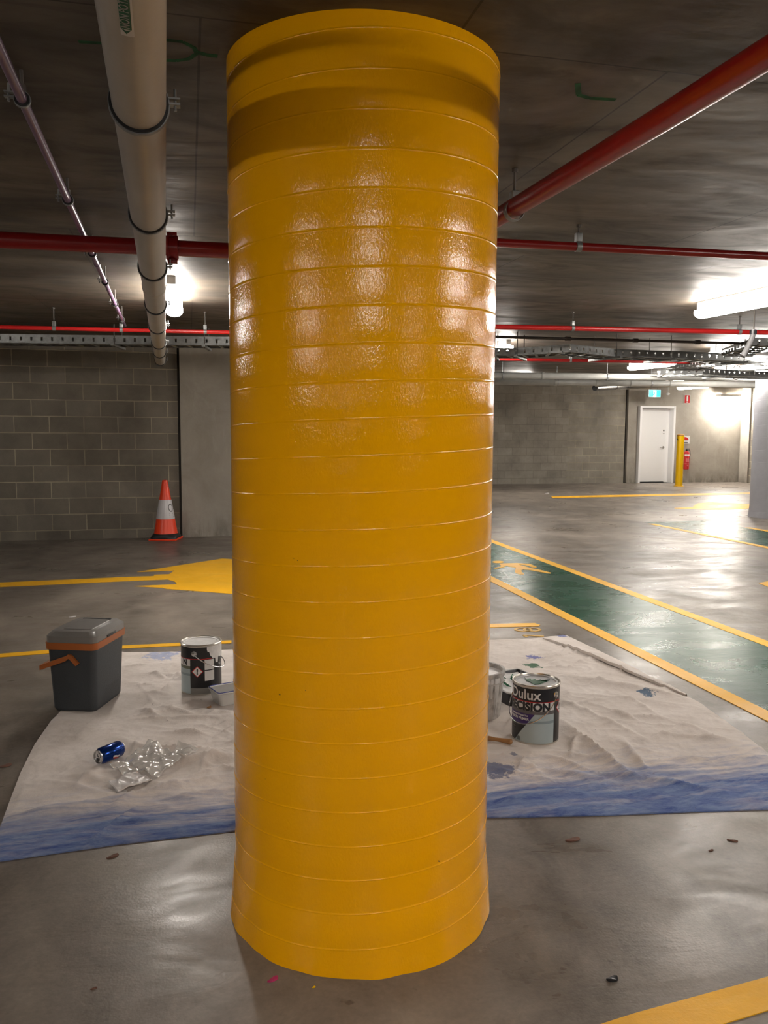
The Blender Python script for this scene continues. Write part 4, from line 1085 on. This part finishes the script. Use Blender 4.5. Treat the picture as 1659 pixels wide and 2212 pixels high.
bm = wrap_text(text_bm('PRECISION', 0.049, 0.0024), r1 + .0012, -0.50, toz(0.645) - 0.003); tag(obj('title_lettering', bm, 'black', T, False), 'black lettering')
bm = wrap_text(text_bm('MAXIMUM STRENGTH', 0.010, 0.0002), r1 + .0010, -0.80, toz(0.475)); obj('small_lettering', bm, 'canwhite', T, False)
bm = wrap_text(text_bm('ADHESION PRIMER', 0.016, 0.0003), r1 + .0010, -0.92, toz(0.42)); obj('small_lettering', bm, 'canwhite', T, False)
for zz, s_ in ((0.30, 0.0075), (0.25, 0.0075), (0.22, 0.0075)):
    bm = wrap_text(text_bm('____ __ ___'.replace('_', 'i'), s_, 0.0001), r1 + .0010, -1.05, toz(zz)); obj('small_lettering', bm, 'cangrey', T, False)
bm = NB()
for k in range(9): cyl_patch(bm, r1 + .0008, -0.84 + k * 0.019, -0.84 + k * 0.019 + (0.011 if k % 3 else 0.006), toz(0.035), toz(0.105), 1, 1)
obj('barcode', bm, 'black', T, False)
# hazard diamond on the right flank
def diamond(T, a, z, s, r):
    bm = NB(); q = 8
    def dia(bm, s, rr):
        g_ = {}
        for i in range(-q, q + 1):
            w_ = s * (1 - abs(i) / q)
            for j in (-2, -1, 0, 1, 2): g_[i, j] = bm.verts.new((rr * math.cos(a + w_ * j / 2 / rr), rr * math.sin(a + w_ * j / 2 / rr), z + s * i / q))
        for i in range(-q, q):
            for j in (-2, -1, 0, 1):
                f_ = [g_[i, j], g_[i, j + 1], g_[i + 1, j + 1], g_[i + 1, j]]
                try: bm.faces.new(f_)
                except ValueError: pass
        bmesh.ops.remove_doubles(bm, verts=bm.verts, dist=1e-6)
        return bm
    d = obj('hazard_diamond', dia(bm, s, r + 0.0006), 'redb', T); bm = NB(); obj('diamond_field', dia(bm, s * 0.84, r + 0.0012), 'canwhite', d)
    bm = wrap_text(text_bm('!', s * 1.35, 0.0012), r + .0018, a, z); obj('exclamation_mark', bm, 'black', d, False)
diamond(T, 1.28, toz(0.60), 0.030, r1)
bail(T, 0.98, 0.125, side=-1)
# green splash on the lid
bm = NB(); c_ = (0.0, 0.0)
poly(bm, [(x * 1.5, y * 1.5) for x, y in [(-0.03, -0.035), (-0.012, -0.03), (-0.02, -0.018), (-0.004, -0.014), (-0.016, -0.004), (0.0, 0.002), (-0.014, 0.012), (-0.002, 0.016), (-0.012, 0.026), (0.0, 0.03), (-0.02, 0.04), (0.028, 0.01), (0.036, -0.006), (0.02, -0.014), (0.012, -0.02), (0.0, -0.03)]], HC - 0.008, HC - 0.0055)
obj('green_splash', bm, 'greenp', LD, False)

# left can
T, body, LD = paint_can(CAN1, math.atan2(-CAN1.y, -CAN1.x), 'paint can with white paint run down its side, left of the yellow column', m_lid='spill')
bm = NB(); cyl_patch(bm, r1, -1.9, -0.57, toz(0.575), toz(0.715), 3, 24); obj('white_label_band', bm, 'canwhite', T)
bm = NB(); cyl_patch(bm, r1 + .0002, -1.9, 0.62, toz(0.712), toz(0.724), 1, 40); obj('red_line', bm, 'redb', T)
bm = NB(); cyl_patch(bm, r1, -1.9, -0.57, toz(0.515), toz(0.575), 2, 24); obj('grey_label_band', bm, mat('olive_grey', (0.13, 0.14, 0.10), 0.4), T)
bm = NB(); cyl_patch(bm, r1, -1.9, -0.57, 0.006, toz(0.515), 6, 24); obj('pale_blue_label', bm, 'canblue', T)
bm = NB(); cyl_patch(bm, r1 + .0004, -1.9, -0.57, toz(0.38), toz(0.425), 2, 24); obj('blue_stripe', bm, 'canband', T)
bm = NB(); cyl_patch(bm, r1 + .0001, -0.57, 0.8, 0.006, toz(0.14), 2, 24); obj('grey_foot_band', bm, mat('can_grey_foot', (0.20, 0.195, 0.185), 0.4), T)
bm = wrap_text(text_bm('N', 0.040, 0.0016), r1 + .001, -0.90, toz(0.645)); obj('title_lettering', bm, 'black', T, False)
for z0, z1 in ((0.50, 0.70), (0.28, 0.48)):
    bm = NB(); cyl_patch(bm, r1 + .0003, 0.16, 0.66, toz(z0), toz(z1), 2, 10); obj('text_panel', bm, 'canwhite', T)
diamond(T, -0.2, toz(0.47), 0.030, r1)
# paint run
bm = NB(); n_ = 40; L0_, L1_ = [], []
for i in range(n_ + 1):
    a = 0.28 + 1.5 * i / n_
    low = toz(0.985) - 0.022 - 0.05 * min(1, i / 8) - 0.012 * noise.noise(Vector((i * 0.5, 1, 0))) - (0.025 if 12 < i < 18 else 0)
    L0_.append([bm.verts.new(((r1 + 0.0012) * math.cos(a), (r1 + 0.0012) * math.sin(a), low + (toz(0.975) - low) * k / 6)) for k in range(7)])
for a, b in zip(L0_, L0_[1:]):
    for k in range(6): bm.faces.new((a[k], b[k], b[k + 1], a[k + 1]))
obj('white_paint_run', bm, 'spill', T)
bail(T, -0.35, 0.085, side=1)

# ------------------------------------------------------------------ cool box
ang = math.atan2(ey.y, ey.x)
Wd, Ld, Hd = 0.235, 0.335, 0.345
T = thing('cool_box', 'dark grey cool box with grey lid and orange band, on the cloth corner', 'cool box', tuple((COOL + exl * Wd / 2 + ey * Ld / 2 + Vector((0, 0, 0.0055)))), ang)
# local x runs along its length, local y to the left of that
def rbox(bm, lx, ly, z0, z1, k0=1.0, k1=1.0, rc=0.03, seg=6):
    rings = []
    for z, k in ((z0, k0), (z1, k1)):
        ring_ = []
        for (sx, sy, a0) in ((1, 1, 0), (-1, 1, PI / 2), (-1, -1, PI), (1, -1, 1.5 * PI)):
            for i in range(seg + 1):
                a = a0 + PI / 2 * i / seg
                ring_.append(bm.verts.new((sx * (lx * k / 2 - rc) + rc * math.cos(a), sy * (ly * k / 2 - rc) + rc * math.sin(a), z)))
        rings.append(ring_)
    n = len(rings[0])
    for i in range(n): bm.faces.new((rings[0][i], rings[0][(i + 1) % n], rings[1][(i + 1) % n], rings[1][i]))
    bm.faces.new(rings[0][::-1]); bm.faces.new(rings[1])
    return bm
bm = NB(); rbox(bm, Ld * 0.93, Wd * 0.92, 0, 0.012, 0.96, 1.0); rbox(bm, Ld, Wd, 0.012, Hd - 0.035, 0.93, 1.03); obj('tub', bm, 'cool', T)
bm = NB(); rbox(bm, Ld * 1.07, Wd * 1.10, Hd - 0.037, Hd - 0.004, 1.0, 1.01); obj('orange_band', bm, 'coolor', T)
bm = NB(); rbox(bm, Ld * 1.05, Wd * 1.08, Hd - 0.004, Hd + 0.026, 1.0, 1.0); rbox(bm, Ld * 1.05, Wd * 1.08, Hd + 0.026, Hd + 0.046, 1.0, 0.86, 0.03)
LDc = obj('lid', bm, 'lid', T)
bm = NB(); rbox(bm, Ld * 0.66, Wd * 0.66, Hd + 0.044, Hd + 0.0495, 1.0, 0.97, 0.02); obj('raised_panel', bm, 'lid', LDc)
bm = NB(); box(bm, (Ld * 0.36, 0, Hd + 0.047), (0.012, Wd * 0.62, 0.004)); obj('panel_slot', bm, 'black', LDc)
bm = NB(); box(bm, (0.0, -Wd * 0.54, Hd + 0.002), (0.10, 0.006, 0.014), bev=0.002); obj('lid_catch_recess', bm, 'black', LDc)
# swing handle, dropped to the left side
xe_ = -Ld * 0.5 - 0.014; piv = (0.0, Hd - 0.085)
bm = NB()
def arm(bm, xx):
    pts = [(-0.045, Hd - 0.10), (-0.01, Hd - 0.062), (0.005, Hd - 0.056), (0.02, Hd - 0.066), (0.15, Hd - 0.115)]
    up_ = [(-0.030, Hd - 0.112), (-0.002, Hd - 0.082), (0.006, Hd - 0.078), (0.02, Hd - 0.090), (0.15, Hd - 0.138)]
    P = pts + up_[::-1]
    a = [bm.verts.new((xx - 0.006, p[0], p[1])) for p in P]; b = [bm.verts.new((xx + 0.008, p[0], p[1])) for p in P]; n = len(P)
    bm.faces.new(a); bm.faces.new(b[::-1])
    for i in range(n): bm.faces.new((a[i], a[(i + 1) % n], b[(i + 1) % n], b[i]))
arm(bm, xe_); arm(bm, -xe_)
box(bm, (0, 0.143, Hd - 0.125), (-2 * xe_, 0.016, 0.024), bev=0.004)
obj('carry_handle', bm, 'coolor', T, True, 40)

# ------------------------------------------------------------------ plastic tub, bucket, tray, brush
T = thing('plastic_tub', 'clear plastic food tub with a blue rim in front of the left paint can', 'plastic tub', (TUB.x, TUB.y, 0.0055), 0.35)
bm = NB(); rbox(bm, 0.20, 0.14, 0.0, 0.065, 0.86, 1.0, 0.02)
for f_ in [f for f in bm.faces if len(f.verts) > 4 and f.calc_center_median().z > 0.05]: bm.faces.remove(f_)
o = obj('tub_body', bm, 'tub', T); md = o.modifiers.new('wall', 'SOLIDIFY'); md.thickness = 0.0022
def rim(bm, lx, ly, z, rc, r):
    pts = []
    for (sx, sy, a0) in ((1, 1, 0), (-1, 1, PI / 2), (-1, -1, PI), (1, -1, 1.5 * PI)):
        for i in range(6):
            a = a0 + PI / 2 * i / 5; pts.append((sx * (lx / 2 - rc) + rc * math.cos(a), sy * (ly / 2 - rc) + rc * math.sin(a), z))
    tube(bm, pts + [pts[0]], r, 8)
bm = NB(); rim(bm, 0.206, 0.146, 0.066, 0.02, 0.004); obj('tub_rim', bm, 'tub', T)
bm = NB(); rim(bm, 0.200, 0.140, 0.071, 0.018, 0.0022); obj('seal_strip', bm, 'tubblue', T)

T = thing('paint_bucket', 'paint-splattered white bucket half hidden by the right side of the column', 'bucket', (BUCK.x, BUCK.y, 0.0055))
rB, hB = 0.125, 0.225
bm = NB(); lathe(bm, [(rB * 0.86, 0), (rB * 0.88, 0.004), (rB, hB), (rB - 0.006, hB), (rB * 0.86 - 0.004, 0.01), (0.0005, 0.01)], 48); obj('bucket_body', bm, 'bucket', T)
bm = NB(); ring(bm, (0, 0, hB - 0.01), (0, 0, 1), rB - 0.002, rB + 0.006, 0.02, 48); ring(bm, (0, 0, hB - 0.05), (0, 0, 1), rB - 0.004, rB + 0.003, 0.006, 48); obj('bucket_rim', bm, 'bucket', T)
bm = NB()
rr_ = random.Random(3)
for k in range(22):
    a = rr_.uniform(-PI, 0.3) ; wv = rr_.uniform(0.03, 0.09); zl = rr_.uniform(0.02, 0.15)
    rad = lambda z: rB * (0.88 + 0.12 * z / hB) + 0.0015
    g_ = [[bm.verts.new((rad(z) * math.cos(a + wv * s * (1 - 0.5 * (1 - j / 6))), rad(z) * math.sin(a + wv * s * (1 - 0.5 * (1 - j / 6))), z)) for s in (-1, 0, 1)] for j, z in enumerate([zl + (hB - zl) * q / 6 for q in range(7)])]
    for j in range(6):
        for s in (0, 1): bm.faces.new((g_[j][s], g_[j][s + 1], g_[j + 1][s + 1], g_[j + 1][s]))
obj('paint_drips', bm, 'spill', T)
bm = NB(); lathe(bm, [(rB - 0.008, hB - 0.02), (0.0005, hB - 0.018)], 48, cap0=False); obj('paint_surface', bm, 'spill', T)
# dark tray with white paint behind the right can
tr = at_z(1118, 1520); T = thing('roller_tray', 'dark paint tray with white and green paint behind the labelled can', 'paint tray', (tr.x + 0.03, tr.y + 0.12, 0.0055), 0.2)
bm = NB(); rbox(bm, 0.28, 0.34, 0.0, 0.075, 0.88, 1.0, 0.02)
for f_ in [f for f in bm.faces if len(f.verts) > 4 and f.calc_center_median().z > 0.05]: bm.faces.remove(f_)
o = obj('tray_body', bm, 'black', T); md = o.modifiers.new('wall', 'SOLIDIFY'); md.thickness = 0.003
bm = NB(); rim(bm, 0.285, 0.345, 0.075, 0.02, 0.005); obj('tray_rim', bm, 'spill', T)
bm = NB(); vs = [bm.verts.new(p) for p in ((-0.12, -0.15, 0.02), (0.12, -0.15, 0.02), (0.125, 0.155, 0.066), (-0.125, 0.155, 0.066))]; bm.faces.new(vs); bmesh.ops.subdivide_edges(bm, edges=bm.edges, cuts=12, use_grid_fill=True)
for v in bm.verts: v.co.z += 0.004 * noise.noise(v.co * 30)
obj('paint_film', bm, 'spill', T)
bm = NB()
for k in range(9):
    x = -0.085 + k * 0.021; y = 0.10 + 0.03 * math.sin(k * 2.1); L_ = 0.03 + 0.03 * ((k * 7) % 3)
    a = bm.verts.new((x, y, 0.063)); b = bm.verts.new((x + 0.014, y + 0.01, 0.065)); c = bm.verts.new((x + 0.018, y - L_, 0.053 - L_ * 0.05)); d = bm.verts.new((x + 0.002, y - L_ * 0.8, 0.054 - L_ * 0.05)); bm.faces.new((a, d, c, b))
obj('green_smears', bm, 'greenp', T, False)
p0, p1 = at_z(1050, 1597, 0.012), at_z(1107, 1606, 0.012)
T = thing('paint_brush', 'brush with a wooden handle lying beside the labelled paint can', 'paint brush', (p0.x, p0.y, 0.0))
dv_ = (p1 - p0); dv_.z = 0; L_ = dv_.length; dn_ = dv_.normalized()
bm = NB(); tube(bm, [dn_ * (L_ * s) + Vector((0, 0, 0.019)) for s in (0.0, 0.1, 0.35, 0.7, 0.93, 1.0)], [0.009, 0.011, 0.008, 0.010, 0.013, 0.006], 14); obj('handle', bm, 'wood', T)
bm = NB(); box(bm, dn_ * -0.03 + Vector((0, 0, 0.017)), (0.06, 0.05, 0.018), math.atan2(dn_.y, dn_.x), bev=0.003); obj('ferrule', bm, 'steel', T)
bm = NB(); box(bm, dn_ * -0.09 + Vector((0, 0, 0.016)), (0.06, 0.048, 0.014), math.atan2(dn_.y, dn_.x), bev=0.004); obj('bristles', bm, 'spill', T)

# ------------------------------------------------------------------ drink can lying on the cloth
pa, pb = at_z(212, 1641, 0.035), at_z(262, 1620, 0.035)
ax = (pb - pa); ax.z = 0; ax.normalize()
T = thing('drink_can', 'blue drink can lying on its side on the left of the cloth', 'drink can', (POP.x, POP.y, 0.041))
M3 = Matrix((( ax.x, -ax.y, 0), (ax.y, ax.x, 0), (0, 0, 1))) @ Matrix.Rotation(PI / 2, 3, 'Y')    # local +z -> along ax
RP_ = 0.033
bm = NB(); lathe(bm, [(0.026, -0.058), (0.027, -0.054), (RP_, -0.044), (RP_, 0.048), (0.026, 0.058), (0.024, 0.060)], 40, rot=M3, cap0=False, cap1=False); obj('can_body', bm, 'bluecan', T)
bm = NB(); lathe(bm, [(0.0265, -0.056), (0.0275, -0.0605), (0.0262, -0.0615), (0.0245, -0.0605), (0.0238, -0.056), (0.0005, -0.056)], 40, rot=M3, cap0=False); TP = obj('can_top', bm, 'steel', T)
bm = NB(); lathe(bm, [(0.0005, -0.0568), (0.009, -0.0568)], 20, c=M3 @ Vector((0.011, 0.004, 0)), rot=M3, cap0=False, cap1=False); 
bm2 = NB(); lathe(bm2, [(0.011, -0.0585), (0.007, -0.0585), (0.007, -0.0575), (0.011, -0.0575), (0.011, -0.0585)], 20, c=M3 @ Vector((-0.006, 0, 0)), rot=M3, cap0=False, cap1=False)
obj('drink_hole', bm, 'black', TP, False); obj('ring_pull', bm2, 'steel', TP)
bm = NB(); lathe(bm, [(0.0255, 0.057), (0.024, 0.0615), (0.021, 0.058), (0.0005, 0.052)], 40, rot=M3, cap0=False); obj('can_base', bm, 'steel', T)
# round emblem: red over white over blue, low on the camera side
def emblem(m, y0, y1, h):
    bm = NB(); n = 10; g_ = []
    for i in range(n + 1):
        y = y0 + (y1 - y0) * i / n; hw = math.sqrt(max(0, 0.017 ** 2 - y * y)); wave = 0.003
        g_.append([(-hw + 2 * hw * j / 8, y + wave * math.sin((-hw + 2 * hw * j / 8) * 150)) for j in range(9)])
    vs = [[bm.verts.new(M3 @ Vector(((RP_ + h) * math.cos(ea + q[1] / RP_), (RP_ + h) * math.sin(ea + q[1] / RP_), q[0] + 0.008))) for q in row] for row in g_]
    for a, b in zip(vs, vs[1:]):
        for j in range(8):
            try: bm.faces.new((a[j], a[j + 1], b[j + 1], b[j]))
            except ValueError: pass
    return bm
# angle on the local circle which faces the camera and a little down
best = min(range(360), key=lambda d: -((M3 @ Vector((math.cos(math.radians(d)), math.sin(math.radians(d)), 0))).dot(Vector((-ax.y, ax.x, 0)) * (-1 if (-ax.y * -POP.x + ax.x * -POP.y) < 0 else 1) * 0.93 + Vector((0, 0, -0.35)))))
ea = math.radians(best)
E0 = obj('emblem_disc', emblem('w', -0.0168, 0.0168, 0.0004), 'canwhite', T, False)
obj('emblem_red', emblem('r', 0.0045, 0.0165, 0.0008), 'redb', E0, False); obj('emblem_blue', emblem('b', -0.0165, -0.0045, 0.0008), 'bluecan', E0, False)

# ------------------------------------------------------------------ crumpled wrappers
def crumple(label, cat, name, pix, m, seed, amp=0.02, ribs=0, nn=46, base=0.012):
    P = [fz(*p) for p in pix]        # four corners going round
    c = sum(P, V2(0, 0)) / 4
    bm = NB(); rg = random.Random(seed); cr_ = [(rg.uniform(0, PI), rg.uniform(-0.08, 0.08), rg.uniform(0.3, 1)) for _ in range(7)]
    grid = []
    for j in range(nn + 1):
        row = []
        for i in range(nn + 1):
            u, v = i / nn, j / nn
            p = P[0].lerp(P[1], u).lerp(P[3].lerp(P[2], u), v)
            q = p - c; h = 0
            for a, o_, k in cr_:
                s = q.x * math.cos(a) + q.y * math.sin(a) + o_; h += k * amp * abs(((s / 0.075) % 1) - 0.5)
            e = 0.012 * noise.noise(Vector((p.x * 22, p.y * 22, seed)))
            edge = min(u, 1 - u, v, 1 - v); w_ = 0.01 * noise.noise(Vector((p.x * 45, p.y * 45, seed + 4)))
            if ribs: h = amp * 0.6 * abs(math.sin(u * PI * ribs)) + 0.3 * h
            p2 = p + (p - c) * (w_ * 6) * (1 if edge < 0.08 else 0.3)
            row.append(bm.verts.new((p2.x, p2.y, base + cloth_h(p2) * 0.7 + max(0, h * 0.6 + e) - (0.004 if edge < 0.02 else 0))))
        grid.append(row)
    for j in range(nn):
        for i in range(nn): bm.faces.new((grid[j][i], grid[j][i + 1], grid[j + 1][i + 1], grid[j + 1][i]))
    o = obj(name, bm, m, None, True, 22); tag(o, label, cat)
    return o
crumple('large crumpled clear plastic sheet lying right of the drink can', 'wrapper', 'plastic_sheet', [(266, 1658), (335, 1700), (392, 1656), (330, 1616)], 'wrap', 2, 0.030)
crumple('ribbed white plastic strip at the near end of the wrappers', 'wrapper', 'plastic_tray', [(234, 1702), (254, 1722), (330, 1700), (300, 1684)], 'wrapw', 5, 0.014, ribs=0, base=0.010)
crumple('small torn clear wrapper farthest right among the plastic rubbish', 'wrapper', 'plastic_sheet', [(368, 1652), (402, 1655), (430, 1630), (385, 1622)], 'wrap', 8, 0.022)
crumple('folded clear plastic wrapper between drink can and ribbed strip', 'wrapper', 'plastic_sheet', [(236, 1668), (262, 1688), (310, 1684), (270, 1656)], 'wrap', 12, 0.018)
bm = NB(); n_ = 14
pts = [fz(x, y) for x, y in ((247, 1714), (274, 1716), (272, 1724), (262, 1732), (250, 1731), (252, 1722))]
poly(bm, pts, 0.012, 0.0165); tag(obj('paper_scrap', bm, 'wrapw'), 'small white scrap sticking out below the ribbed strip', 'scrap')

# ------------------------------------------------------------------ bits of litter on the floor
def leafy(name, px, py, L_, W_, rot, m, label, cat, h=0.004, z=0.001):
    p = at_z(px, py); bm = NB(); n = 12; top = []
    for k in range(n):
        a = 2 * PI * k / n; top.append((L_ / 2 * math.cos(a) * (1 + 0.15 * math.sin(3 * a)), W_ / 2 * math.sin(a) * (1 + 0.2 * math.cos(2 * a))))
    b0_ = [bm.verts.new((x, y, z)) for x, y in top]; b1 = [bm.verts.new((x * 0.92, y * 0.92, z + h * (1 + 0.5 * math.sin(i)))) for i, (x, y) in enumerate(top)]
    cc = bm.verts.new((0, 0, z + h * 1.3))
    for i in range(n): bm.faces.new((b0_[i], b0_[(i + 1) % n], b1[(i + 1) % n], b1[i])); bm.faces.new((b1[i], b1[(i + 1) % n], cc))
    bm.faces.new(b0_[::-1])
    o = obj(name, bm, m); o.location = (p.x, p.y, 0); o.rotation_euler = (0, 0, rot); tag(o, label, cat)
leafy('bottle_cap', 1323, 2118, 0.030, 0.017, -0.1, 'black', 'small black oval cap on the floor at lower right', 'cap', 0.006)
leafy('petal', 590, 2118, 0.030, 0.014, 0.4, 'pink', 'crushed pink petal on the floor in front of the yellow column', 'petal', 0.004)
leafy('paint_chip', 678, 2134, 0.009, 0.006, 0.2, 'yboll', 'tiny yellow paint chip on the floor right of the pink petal', 'paint chip', 0.002)
leafy('dry_leaf', 1238, 1815, 0.055, 0.025, 0.1, 'leafc', 'dark dry leaf on the floor just in front of the right cloth edge', 'leaf', 0.003)
leafy('dry_leaf', 1582, 1817, 0.035, 0.012, -0.7, 'leafc', 'narrow reddish leaf on the floor near the right edge', 'leaf', 0.003)
leafy('dry_leaf', 1536, 1838, 0.020, 0.010, 0.2, 'leafc', 'tiny brown leaf left of the narrow reddish one', 'leaf', 0.002)
leafy('dry_leaf', 244, 1851, 0.040, 0.020, 0.5, 'leafc', 'dark leaf scrap on the floor under the left front hem', 'leaf', 0.003)
leafy('dry_leaf', 202, 2137, 0.016, 0.008, 0.1, 'leafc', 'small dark speck on the floor at lower left', 'leaf', 0.002)
leafy('paper_scrap', 157, 1333, 0.05, 0.03, 0.3, 'wrapw', 'pale paper scrap on the floor behind the cool box', 'scrap', 0.004)
leafy('paper_scrap', 1182, 1066, 0.12, 0.07, 0.3, 'wrapw', 'pale scrap on the far floor beside the yellow line end', 'scrap', 0.01)
leafy('paint_chip', 452, 1534, 0.022, 0.014, 0.3, 'wood', 'small brown chip on the cloth below the left paint can', 'chip', 0.006, 0.012)
leafy('dry_leaf', 12, 1655, 0.05, 0.03, 0.4, 'leafc', 'brown leaf on the floor left of the cloth', 'leaf', 0.003)
bpy.context.view_layer.update()
